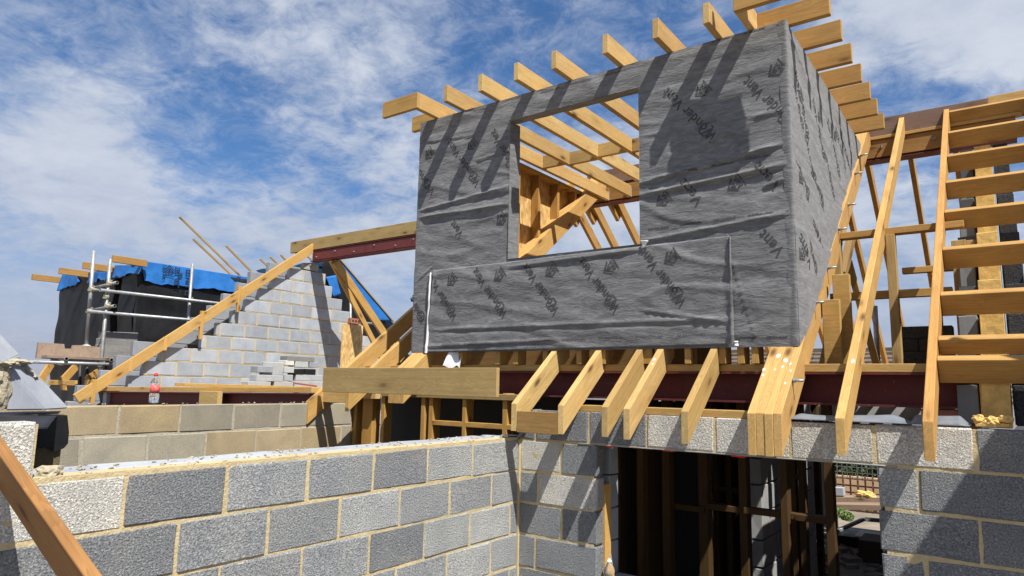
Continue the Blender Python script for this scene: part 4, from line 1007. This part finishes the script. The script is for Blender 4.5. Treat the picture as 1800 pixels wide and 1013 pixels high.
# its lower eaves timbers
ev = thing('eaves_frame', 'cut golden eaves plates below the scaffold at far left', 'timber frame', (-12.3, 4.8, -.6))
EY = 4.7
p = at(88, 668, 1, EY); q = at(134, 678, 1, EY); box('soffit_board', (p.x, EY-.02, q.z), (q.x, EY+.02, p.z), ev, PINE, (1.1, .95, .75))
box('soffit_board', at(108, 686, 1, EY)-V((0, .02, 0)), at(119, 676, 1, EY)+V((0, .02, 0)), ev, PINE, (1.1, .95, .75))
box('soffit_board', at(150, 679, 1, EY)-V((0, .02, 0)), at(164, 668, 1, EY)+V((0, .02, 0)), ev, PINE, (1.05, .95, .75))
for a, b in (((72, 668), (90, 640)), ((112, 668), (133, 645)), ((155, 668), (172, 655))):
    p, q = at(*a, 1, EY+.05), at(*b, 1, EY+.75); bar('rafter', p, q, .05, .12, ev, PINE, upv=RN, color=(1, .85, .62))
box('wall_panel', at(86, 710, 1, EY+.25)-V((0, .02, .2)), at(137, 680, 1, EY+.25)+V((0, .02, 0)), ev, DARKM); boxp('rail', at(117, 711, 1, EY)-V((0, .02, 0)), at(130, 706, 1, EY)+V((0, .02, 0)), ev)
# scaffold
sc = thing('scaffold', 'galvanised tube scaffold with couplers in front of the black dormer', 'scaffold', (-11.2, 4.9, -2.6))
SX = -11.1; R_ = .0245
def sct(p0, p1, x=SX, x1=None, mat=GALV, r=R_): return tube('tube', at(*p0, 0, x), at(*p1, 0, x1 or x), r, sc, mat)
a = at(165, 441, 0, SX-.35); b = at(152, 606, 0, SX-.35); tube('standard', b, a, .027, sc, GALV)
lathe('base_cap', [(.055, 0), (.055, .02), (.02, .03)], b-V((0, 0, .03)), sc, CLAD_WHITE, 12)
a = at(194, 456, 0, SX); b = at(176, 660, 0, SX); tube('standard', a, b+(b-a)*.75, .026, sc, OLDGALV)
a = at(338.5, 464, 0, SX-.1); b = at(331, 560, 0, SX-.1); tube('standard', a, b+(b-a)*1.6, .024, sc, OLDGALV)
a = at(157, 508, 0, SX-.2); b = at(178, 511, 0, SX+.05); c = at(376, 533, 0, SX+.05)
tube('ledger', at(176, 510, 0, SX+.05), c+(c-b)*1.4, R_, sc, GALV); b2 = at(178, 549, 0, SX+.05); c2 = at(330, 562, 0, SX+.05); tube('ledger', at(152, 547, 0, SX+.05), c2+(c2-b2)*1.8, R_, sc, GALV)
tube('transom', at(155, 508, 0, SX-.33), at(176, 511, 0, SX-.3), R_, sc, GALV)
for (p0, p1) in (((158, 508), (206, 497)), ((160, 546), (202, 538))): tube('transom', at(*p0, 0, SX-.6), at(*p1, 0, SX+.12), R_, sc, OLDGALV)
a = at(47, 636, 0, SX+.1); b = at(200, 641, 0, SX+.1); tube('ledger', a, b+(b-a)*.5, R_, sc, GALV)
for px, py in ((117, 631), (196, 633)): tube('transom', at(px-10, py+1, 0, SX-1.0), at(px, py, 0, SX+.2), R_, sc, OLDGALV)
tube('ledger', at(596, 565, 0, SX+.1), at(668, 570, 0, SX+.1), R_, sc, GALV); tube('standard', at(616, 520, 0, SX-.1), at(617, 640, 0, SX-.1), R_, sc, OLDGALV)
def coupler(px, py, dx=0):
    p = at(px, py, 0, SX+dx)
    bm = bmesh.new()
    for ang, c_ in ((0, (0, 0, 0)), (math.pi/2, (.012, 0, 0))):
        r_ = bmesh.ops.create_cone(bm, cap_ends=True, segments=10, radius1=.036, radius2=.036, depth=.055, matrix=Matrix.Translation(c_) @ Matrix.Rotation(ang, 4, 'X'))
    bmesh.ops.create_cube(bm, size=1, matrix=Matrix.Translation((.03, .02, .03)) @ Matrix.Diagonal((.022, .022, .06, 1))); bmesh.ops.create_cube(bm, size=1, matrix=Matrix.Translation((.03, -.03, -.02)) @ Matrix.Diagonal((.03, .05, .022, 1)))
    me = bpy.data.meshes.new('coupler'); bm.to_mesh(me); bm.free(); link('coupler', me, sc, Matrix.Translation(p), COUPLER)
for c_ in ((191, 499), (188, 538), (160, 509, -.2), (157, 547, -.1), (178, 641), (108, 638), (334, 529), (186, 522)): coupler(*c_)
# boards and blocks on the scaffold
def notched():
    x = SX-.15; P = [at(*p, 0, x) for p in ((64, 630), (68, 602), (113, 605), (114, 613), (127, 613), (129, 607), (150, 607), (178, 611), (180, 635))]
    vs = [tuple(p) for p in P]+[tuple(p-V((.05, 0, 0))) for p in P]; n = len(P)
    fs = [tuple(range(n)), tuple(range(2*n-1, n-1, -1))]+[(i, n+i, n+(i+1) % n, (i+1) % n) for i in range(n)]
    o = mesh_obj('scaffold_board', vs, fs, None, GREY_WOOD); bm = bmesh.new(); bm.from_mesh(o.data); bmesh.ops.recalc_face_normals(bm, faces=bm.faces); bm.to_mesh(o.data); bm.free()
    o.color = (1.05, 1.0, .9, 1); tag(o, 'brown timber board with a notch lying on the scaffold far left', 'board', 'boards on the scaffold')
notched()
def board(label, p0, p1, x, hgt, th, mat, col):
    a, b = at(*p0, 0, x), at(*p1, 0, x); o = bar('scaffold_board', a, b, th, hgt, None, mat, color=col); tag(o, label, 'board', 'boards on the scaffold'); return o
board('thin weathered scaffold board flat beneath the notched one', (78, 627), (210, 633), SX-.05, .04, .2, GREY_WOOD, (.85, .85, .85))
board('greyish scaffold board under the stack of dark blocks', (170, 628), (275, 637), SX-.2, .17, .04, GREY_WOOD, (1, .95, .9))
for i, (xa, xb, py, lb) in enumerate(((173, 234, 624.5, 'lowest'), (172, 236, 612.5, 'second'), (174, 236, 601, 'third'), (178, 237, 590, 'topmost'))):
    a = at(xa, py, 0, SX-.25); b = at(xb, py+2, 0, SX-.25)
    o = bar('block', a, b, .22, .118, None, BLOCK, color=(.27, .265, .255), bev=.008); tag(o, f'dark dense block on the scaffold board, {lb} of its stack', 'block', 'dark blocks stacked on the scaffold')
# brown tube bits and rolled black sheet under the boards
for px in (141, 153): tube('standard', at(px, 640, 0, SX-.5), at(px-2, 712, 0, SX-.5), .026, sc, DARKM)

# ------------------------------------------------------------------ loose things
def bottle(name, label, loc, hgt, r, cap, lab=True):
    t = thing(name, label, 'bottle', loc)
    k = hgt/.21; s_ = r/.033
    P = [(.026, 0), (.032, .004), (.033, .012), (.0318, .03), (.033, .05), (.0305, .06), (.0305, .125), (.033, .132), (.0325, .145), (.027, .165), (.017, .182), (.0125, .19), (.0125, .196)]
    lathe('body', [(a*s_, b*k) for a, b in P], loc, t, PET); lathe('cap', [(.0142*s_, .19*k), (.0142*s_, .202*k), (.009*s_, .204*k), (.0085*s_, .212*k)], loc, t, cap, 20)
    lathe('water', [(.028*s_, .004*k), (.0295*s_, .05*k), (.0285*s_, .075*k)], loc, t, PET, 20)
    if lab:
        lathe('label', [(.0309*s_, .068*k), (.0309*s_, .128*k)], loc, t, LABEL, 28)
        lathe('label', [(.0312*s_, .085*k), (.0312*s_, .1*k)], loc, t, WHITEP, 28) if False else None
    return t
bp_ = at(270, 709, 0, TX-.05); bottle('water_bottle', 'clear plastic water bottle with red cap and red label on the tan wall', (bp_.x, bp_.y, -.172), .215, .034, RED)
b2p = at(1071, 1005, 1, FY+.06); bottle('water_bottle', 'clear bottle with white cap at the bottom of the opening', (b2p.x, b2p.y, -1.325), .215, .036, WHITEP, False)
# pile of blocks at the gable foot
GP = -9.7
pile = [((430, 671), (470, 671), 'flat pale block lowest at the left of the pile by the gable', AL, .1), ((476, 671), (509, 671), 'chipped pale block lowest in the middle of the pile', AL, .1), ((512, 671), (561, 671), 'pale block lowest at the right of the pile', AL, .1),
        ((445, 659), (492, 660), 'grey half block on the second course at the left of the pile', (.36, .38, .4), .1), ((494, 659), (509, 659), 'short broken block in the centre gap of the pile', AL, .1), ((514, 659), (561, 659), 'grey block with a shaded end on the second course at the right', (.35, .38, .41), .1),
        ((447, 643), (474, 645), 'broken block with rough torn face in the pile', AG, .1), ((494, 645), (511, 645), 'pale block stub beside the two dark ones', LT, .1), ((512, 649), (528, 649), 'black block to the left of another black one in the pile', (.012, .012, .013), .1), ((530, 649), (549, 649), 'black block at the right of another black one in the pile', (.012, .012, .013), .1),
        ((460, 637), (496, 637), 'large upright grey block standing on top of the pile', (.36, .37, .37), .205), ((496, 634), (511, 634), 'small crumbling pale offcut near the top of the pile', WH, .08), ((513, 635), (536, 636), 'pale block with brown joint under the long dark block', LT, .1), ((538, 637), (553, 637), 'jagged broken block end at the right of the pile', AG, .09),
        ((499, 626), (547, 628), 'long dark grey block lying topmost on the pile', (.2, .2, .19), .085)]
ztop = [at(450, 671, 0, GP).z, 0, 0]
for (x0, y0), (x1, y1), lb, col, hh in pile:
    a, b = at(x0, y0, 0, GP), at(x1, y1, 0, GP); a.z -= 0; mid = (a.z+b.z)/2
    o = bar('block', (GP, a.y, mid-hh/2), (GP, b.y, mid-hh/2), .2 if hh < .15 else .1, hh, None, AERATED, color=col, bev=.006)
    tag(o, lb, 'block', 'blocks piled beside the gable')
pz = at(500, 671, 0, GP).z-.1
a0 = at(310, 672, 0, GP); o = bar('plank', (GP+.1, 5.3, pz-.022), (GP+.1, 8.9, pz-.022), .5, .04, None, PINE, color=(1.08, 1.0, .8)); tag(o, 'wide golden plank under the pile of grey blocks by the gable', 'plank')
for y in (5.6, 7.2, 8.6): o = post('trestle_leg', GP+.1, y, -2.6, pz-.045, .09, .045, None, PINE); tag(o, {5.6: 'near upright post propping the plank of blocks', 7.2: 'middle upright post propping the plank of blocks', 8.6: 'far upright post propping the plank of blocks'}[y], 'post', 'posts under the plank')
a, b = at(316, 672, 0, -8.6), at(545, 679, 0, -8.6); o = bar('plank', a-V((0, 0, .03)), b-V((0, 0, .03)), .25, .04, None, PINE, color=(1.05, .95, .72)); tag(o, 'long golden plank lying above the red steel behind the bottle', 'plank')
a, b = at(519, 674, 0, -8.58), at(556, 679, 0, -8.58); o = bar('batten', a, b, .04, .022, None, simple('red_stained', (.3, .08, .05), .7)); tag(o, 'thin reddish strip lying on the long plank', 'strip')
# OSB sheet and holed red brick on the gable shoulder
a, b = at(598, 640, 0, -9.4), at(638, 573, 0, -9.4)
o = bar('osb_sheet', (-9.4, a.y, (a.z+b.z)/2-.1), (-9.4, b.y, (a.z+b.z)/2-.1), .018, b.z-a.z+.2, None, OSB, color=(1, 1, 1)); tag(o, 'upright offcut of golden strand board leaning on the gable', 'board')
a, b = at(614, 564, 0, -10.16), at(631, 566, 0, -10.16)
bk = thing('brick', 'single red brick with three holes lying on the gable shoulder', 'brick', (a+b)/2-V((0, 0, .05)))
bar('brick_body', a, b, .1, .1, bk, BRICK, color=(1, 1, 1))
for t in (.2, .5, .8): p = a.lerp(b, t)+V((.0515, 0, 0)); mesh_obj('hole', [(p.x, p.y+.022*math.cos(k*math.pi/5), p.z+.025*math.sin(k*math.pi/5)) for k in range(10)], [tuple(range(10))], bk, DARKM)  # each hole a flat disc, coloured dark for the shade within
# leaning timber close to the camera, bottom left
ty = .86; ka = ty
fa, fb = at(0, 800, 1, ty), at(150, 1013, 1, ty); dv = (fb-fa)
p0 = fa-dv*.35; p1 = fb+dv*1.2; nrm = V((-dv.z, 0, dv.x)).normalized(); nrm = (nrm+V((0, -.40, 0))).normalized()
o = bar('leaning_timber', p0+V((0, .0185, 0)), p1+V((0, .016, 0)), .034, .215, None, GREEN, upv=nrm, az=-.5, color=(.9, .62, .44)); tag(o, 'orange brown timber leaning down across the bottom left corner', 'timber')
# grey sheeting and offcuts on the front wall top
def roll(label, px0, px1, y, hgt, seed):
    a, b = at(px0, 745, 1, y).x, at(px1, 750, 1, y).x; vs, fs = [], []; n, m = 40, 10
    for i in range(n+1):
        x = a+(b-a)*i/n
        for j in range(m+1):
            q = j/m; k = min(1, (1-i/n)*6, i/n*9+.2)
            vs.append((x, y-.03+.17*q, -.158+hgt*k*math.sin(q*math.pi)*(.7+.5*noise.noise(V((x*3, q*2, seed))))))
    for i in range(n):
        for j in range(m): c_ = i*(m+1)+j; fs.append((c_, c_+1, c_+m+2, c_+m+1))
    o = mesh_obj('damp_course_sheet', vs, fs, None, SHEET, True); m_ = o.modifiers.new('thick', 'SOLIDIFY'); m_.thickness = .003; tag(o, label, 'sheet')
roll('blue grey sheet lying on the lintel course below the long rafters', 1388, 1610, FY+.02, .045, 3)
roll('rolled ribbed grey damp course at the right end of the lintel course', 1600, 1705, FY+.04, .055, 9)
o = box('timber_offcut', (JL-.9, FY-.0, -.372), (JL-.52, FY+.02, -.352), None, CLAD_WHITE); tag(o, 'small pale offcut wedged at the inner corner', 'offcut'); bpy.data.objects.remove(o)
cp = at(903, 765, 1, FY-.05); o = bar('metal_strap', cp-V((.1, 0, .005)), cp+V((.03, 0, .0)), .05, .006, None, GALV); tag(o, 'bent galvanised strap lying on the inner corner of the walls', 'strap')
cp = at(918, 762, 1, FY-.02); o = bar('foil_scrap', cp-V((.03, 0, .03)), cp+V((.04, 0, .04)), .06, .01, None, SHEET); tag(o, 'crumpled grey scrap on the wall corner beneath the doubled rafter ends', 'scrap')
# stack of dark blocks on the floor right of the frame
bx0, bx1 = at(1566, 640, 1, 6.9).x, at(1655, 640, 1, 6.9).x; zt_ = at(1600, 573, 1, 6.9).z; zb_ = .14; rws = 4; hh = (zt_-zb_)/rws
nm = ('bottom', 'second', 'third', 'top')
for r in range(rws):
    cs = [bx0+(.02 if r else .06), bx0+(.36 if r % 2 else .22), bx1+.1]
    for i in range(2):
        o = box('block', (cs[i]+.003, 6.9+.01*r, zb_+hh*r), (cs[i+1]-.003, 7.1, zb_+hh*(r+1)-.003), None, BLOCK, (.10, .095, .085), .006); tag(o, f'dark block in the {nm[r]} course of the stack right of the studs, {"left" if i == 0 else "right"} one', 'block', 'dark blocks stacked on the first floor')
o = tube('scaffold_pole', at(1538, 538, 1, 8.4), at(1544, 660, 1, 8.4), .026, None, OLDGALV); tag(o, 'single grey scaffold pole upright behind the two long rafters', 'pole')
# unseen scaffold platform added to cast shade on the front wall's right end
pf = thing('scaffold', 'added unseen platform casting shade on the right of the front wall', 'scaffold', (1.6, 2.6, -2.6))
for i in range(7): boxy('scaffold_board', (.86+i*.235, .9, 1.38), (.86+i*.235+.225, 4.02, 1.42), pf, GREY_WOOD)
for x in (.95, 2.4):
    for y in (1.1, 3.9): tube('standard', (x, y, -2.6), (x, y, 2.3), .024, pf, OLDGALV)
for y in (1.1, 3.9): tube('transom', (.8, y+.05, 1.352), (2.55, y+.05, 1.352), .024, pf, OLDGALV)
for x in (.95, 2.4): tube('ledger', (x+.05, .7, 1.3), (x+.05, 4.0, 1.3), .024, pf, OLDGALV)

# ------------------------------------------------------------------ far houses, trees, garden
def tiled_house(label, cx, cy, wx, zr, ze, dep, cat='house'):
    t = thing('tiled_house', label, cat, (cx, cy, -2.6))
    box('wall', (cx-wx/2+.3, cy-dep+.3, -2.6), (cx+wx/2-.3, cy+dep-.3, ze+.05), t, BRICK)
    vs, fs = [], []; n = 22; rnd = random.Random(3)
    for s_ in (-1, 1):
        for r in range(n):
            y0 = cy+s_*dep*(1-r/n); y1 = cy+s_*dep*(1-(r+1)/n); z0 = ze+(zr-ze)*r/n; z1 = ze+(zr-ze)*(r+1)/n
            m = int(wx/.33)
            for i in range(m):
                x0 = cx-wx/2+wx*i/m+.012; x1 = cx-wx/2+wx*(i+1)/m; o_ = rnd.uniform(0, .03)+.09; b = len(vs)
                vs += [(x0, y0-s_*-.05, z0+o_), (x1, y0-s_*-.05, z0+o_), (x1, y1, z1+.05), (x0, y1, z1+.05), (x0, y0-s_*-.05, z0+o_-.07), (x1, y0-s_*-.05, z0+o_-.07)]
                fs += [(b, b+1, b+2, b+3), (b, b+4, b+5, b+1)]
    stuff(mesh_obj('roof_tile', vs, fs, t, TILE)); mesh_obj('gable_end', [(cx-wx/2+.3, cy-dep+.3, ze), (cx-wx/2+.3, cy+dep-.3, ze), (cx-wx/2+.3, cy, zr-.05), (cx+wx/2-.3, cy-dep+.3, ze), (cx+wx/2-.3, cy+dep-.3, ze), (cx+wx/2-.3, cy, zr-.05)], [(0, 1, 2), (3, 5, 4)], t, BRICK)
    box('ridge_tile', (cx-wx/2, cy-.12, zr+.0), (cx+wx/2, cy+.12, zr+.13), t, TILE)
    return t
hp_ = at(1300, 618, 1, 27); tiled_house('distant house with brown tiled roof seen through the roof frame below the dormer', hp_.x+3.6, 27, 15, at(1300, 621, 1, 27).z, -2.0, 4.2)
def leaf_cloud(name, centers, n, size, parent, mat, seed):
    rnd = random.Random(seed); vs, fs = [], []
    for k in range(n):
        c, r = rnd.choice(centers); c = V(c)
        while True:
            d = V((rnd.uniform(-1, 1), rnd.uniform(-1, 1), rnd.uniform(-1, 1)))
            if .35 < d.length < 1: break
        p = c+V((d.x*r[0], d.y*r[1], d.z*r[2])); a = V((rnd.gauss(0, 1), rnd.gauss(0, 1), rnd.gauss(0, 1))).normalized(); b = a.cross(V((rnd.gauss(0, 1), rnd.gauss(0, 1), rnd.gauss(0, 1)))).normalized(); s_ = size*rnd.uniform(.6, 1.4)
        i = len(vs); vs += [p-a*s_, p+b*s_*.5, p+a*s_, p-b*s_*.5]; fs.append((i, i+1, i+2, i+3))
    return stuff(mesh_obj(name, vs, fs, parent, mat))
def tree(label, px, py_top, dist, wid, mat, seed, conifer=False, cat='tree', name='tree'):
    p = at(px, py_top, 1, dist); hgt = p.z+2.6; t = thing(name, label, cat, (p.x, dist, -2.6))
    rnd = random.Random(seed); tp = V((p.x, dist, p.z))
    lathe('trunk', [(.2, 0), (.14, hgt*.4), (.08, hgt*.7), (.02, hgt*.97)], (p.x, dist, -2.6), t, BARK, 10)
    cs = []
    for i in range(26):
        f = rnd.random(); r = wid*(1-f)*.9+.15 if conifer else wid*(.35+.9*math.sin(math.pi*(.15+.8*f)))*.7; a = rnd.uniform(0, 6.28); q = rnd.uniform(.3, 1)*r
        c = (p.x+q*math.cos(a), dist+q*math.sin(a), -2.6+hgt*(.22+.75*f)); s_ = wid*rnd.uniform(.22, .4)*(1-f*.5)
        cs.append((c, (s_, s_, s_*.7)))
        if i % 4 == 0: tube('branch', (p.x, dist, c[2]-.3), c, .035, t, BARK, 6)
    leaf_cloud('crown', cs, 4200, .09, t, mat, seed); return t
tree('dark conifer beyond the neighbouring roof at the left edge of the dormer', 741, 500, 26, 1.5, LEAF2, 4, True, name='conifer_tree')
tree('low shrub beyond the roofs left of the dormer foot', 704, 640, 24, 1.6, LEAF, 9, name='shrub')
# garden seen through the opening
g0, g1 = at(1440, 850, 1, 17).x, at(1590, 850, 1, 17).x
gwall = thing('garden_wall', 'tan garden wall behind brown trellis beyond the opening', 'wall', (g0, 17.3, -2.6))
zt_ = at(1500, 838, 1, 17.3).z; box('wall_panel', (g0-1, 17.3, -2.6), (g1+1, 17.4, zt_), gwall, TN and SANDB, (.62, .45, .3), 0)
tr = thing('trellis', 'brown square lattice trellis in front of the garden wall', 'trellis', (g0, 17.15, -2.6)); vs_ = []
bm = bmesh.new()
def addbox(lo, hi): bmesh.ops.create_cube(bm, size=1, matrix=Matrix.Translation([(a+b)/2 for a, b in zip(lo, hi)]) @ Matrix.Diagonal([b-a for a, b in zip(lo, hi)]+[1]))
x = g0-.6
zb0 = at(1500, 872, 1, 17.15).z
while x < g1+.6: addbox((x, 17.14, zb0-.4), (x+.035, 17.16, zt_+.05)); x += .15
z = zb0-.4
while z < zt_+.05: addbox((g0-.6, 17.165, z), (g1+.6, 17.185, z+.035)); z += .15
me = bpy.data.meshes.new('lattice'); bm.to_mesh(me); bm.free(); stuff(link('lattice', me, tr, None, simple('lattice_brown', (.16, .075, .04), .8)))
mf = thing('mesh_fence', 'grey wire mesh fence panel above the trellis in front of green bushes', 'fence', (g0, 16.9, -2.6)); bm = bmesh.new(); x = g0-.6; ztf = at(1500, 800, 1, 16.9).z
while x < g1+.6: addbox((x, 16.9, zt_), (x+.012, 16.91, ztf+.3)); x += .1
z = zt_
while z < ztf+.3: addbox((g0-.6, 16.9, z), (g1+.6, 16.91, z+.012)); z += .12
me = bpy.data.meshes.new('wire'); bm.to_mesh(me); bm.free(); stuff(link('wire', me, mf, None, MESHM)); tube('post', (g0+.1, 16.95, -2.6), (g0+.1, 16.95, ztf+.3), .03, mf, MESHM)
tree('leafy green bush behind the mesh fence in the garden', 1535, 812, 18.6, .9, LEAF, 15, cat='bush', name='bush'); tree('dark green bush behind the fence beside the opening edge', 1480, 800, 19.4, 1.2, LEAF2, 16, cat='bush', name='bush')
for i, (px0, px1, py, y, col, lb) in enumerate(((1460, 1545, 876, 14.6, (1.1, 1.0, .85), 'farther'), (1455, 1545, 889, 13.6, (.95, .85, .72), 'nearer'))):
    a, b = at(px0-15, py, 1, y), at(px1+30, py+2, 1, y); o = bar('timber_board', a, b, .35, .09, None, GREY_WOOD, color=col); tag(o, f'{lb} stack of pale boards lying in the garden beyond the opening', 'boards', 'boards in the garden')
    for k in (.15, .85):
        q = a.lerp(b, k); o2 = post('board_trestle', q.x, q.y, -2.6, q.z-.047, .1, .3, None, GREY_WOOD); tag(o2, f'stub post under the {lb} garden boards, {"west" if k < .5 else "east"} end', 'post', 'stub posts in the garden')
a, b = at(1462, 863, 1, 14.55), at(1484, 864, 1, 14.55); o = bar('block', a, b, .2, .14, None, AERATED, color=AL); tag(o, 'grey block lying on the boards in the garden', 'block')
for i, (px, py) in enumerate(((1517, 870), (1525, 871))): o = blob('foam_offcut', at(px, py, 1, 14.5), (.14, .08, .07), None, FOAM, i+30); tag(o, ('crumpled golden offcut on the garden boards', 'smaller golden offcut beside the crumpled one')[i], 'offcut')
pp = at(1478, 902, 1, 13.0); t = thing('weed', 'bright green weed clump beneath the garden boards', 'plant', (pp.x, 13, -2.6)); leaf_cloud('leaves', [((pp.x, 13, pp.z), (.13, .13, .1)), ((pp.x+.1, 13, pp.z-.05), (.1, .1, .08))], 420, .022, t, simple('weed_leaf', (.09, .16, .03), .6), 5)
# barrow-like tray and table just inside the far opening
pa = at(1490, 925, 1, 10.2); pb = at(1545, 945, 1, 10.2)
wb = thing('work_table', 'dark work bench with pale sheet on top inside the far doorway', 'table', (pa.x+.2, 10.3, -2.5))
box('bench_top', (pa.x-.1, 10.0, pb.z-.05), (pb.x+.5, 10.7, pb.z), wb, DARKM); box('pale_sheet', (pa.x+.1, 10.05, pb.z+.001), (pb.x+.2, 10.5, pb.z+.012), wb, PAPER)
box('shade_panel', (pa.x-.1, 10.02, -2.5), (pb.x+.5, 10.06, pb.z-.06), wb, DARKM); boxy('leaning_board', (pa.x+.25, 9.4, -2.2), (pa.x+.6, 9.9, -1.75), wb, GREY_WOOD, (.3, .28, .26))  # dark panel added under the bench top to paint in the shade there
for x in (pa.x-.05, pb.x+.4):
    for y in (10.05, 10.62): post('leg', x, y, -2.5, pb.z-.05, .05, .05, wb, DARKM)
bar('tray_edge', (pa.x-.2, 10.1, pb.z-.02), (pa.x+.15, 10.5, pb.z+.16), .05, .04, wb, OLDGALV); bar('tray_edge', (pa.x+.15, 10.55, pb.z+.15), (pb.x+.3, 10.55, pb.z+.17), .05, .05, wb, OLDGALV)
# rubble on the floor inside
rnd = random.Random(12); bm = bmesh.new()
for i in range(420):
    x, y = rnd.uniform(-4.5, -1.2), rnd.uniform(6.5, 11.2); s_ = rnd.uniform(.03, .14)
    r_ = bmesh.ops.create_cube(bm, size=1, matrix=Matrix.Translation((x, y, FZ+s_*.18)) @ Matrix.Rotation(rnd.uniform(0, 3), 4, 'Z') @ Matrix.Diagonal((s_*1.6, s_, s_*.4, 1)))
me = bpy.data.meshes.new('rubble'); bm.to_mesh(me); bm.free(); ro = stuff(link('rubble', me, None, None, CONC)); ro['label'] = 'scattered rubble and offcuts on the dark floor'; ro['category'] = 'rubble'
for i, (px, py, y, w_, l_) in enumerate(((1420, 970, 8.5, .7, .9),)):
    p = at(px, py, 2, FZ); o = box('board_sheet', (p.x-.35, p.y-.3, FZ+.003), (p.x+.35, p.y+.4, FZ+.02), None, CONC, (1, 1, 1)); tag(o, 'pale board lying flat on the dark floor inside the opening', 'board')

# ------------------------------------------------------------------ lift everything so that the ground lies at height zero
for o in C.objects:
    if o.parent is None: o.location.z += H
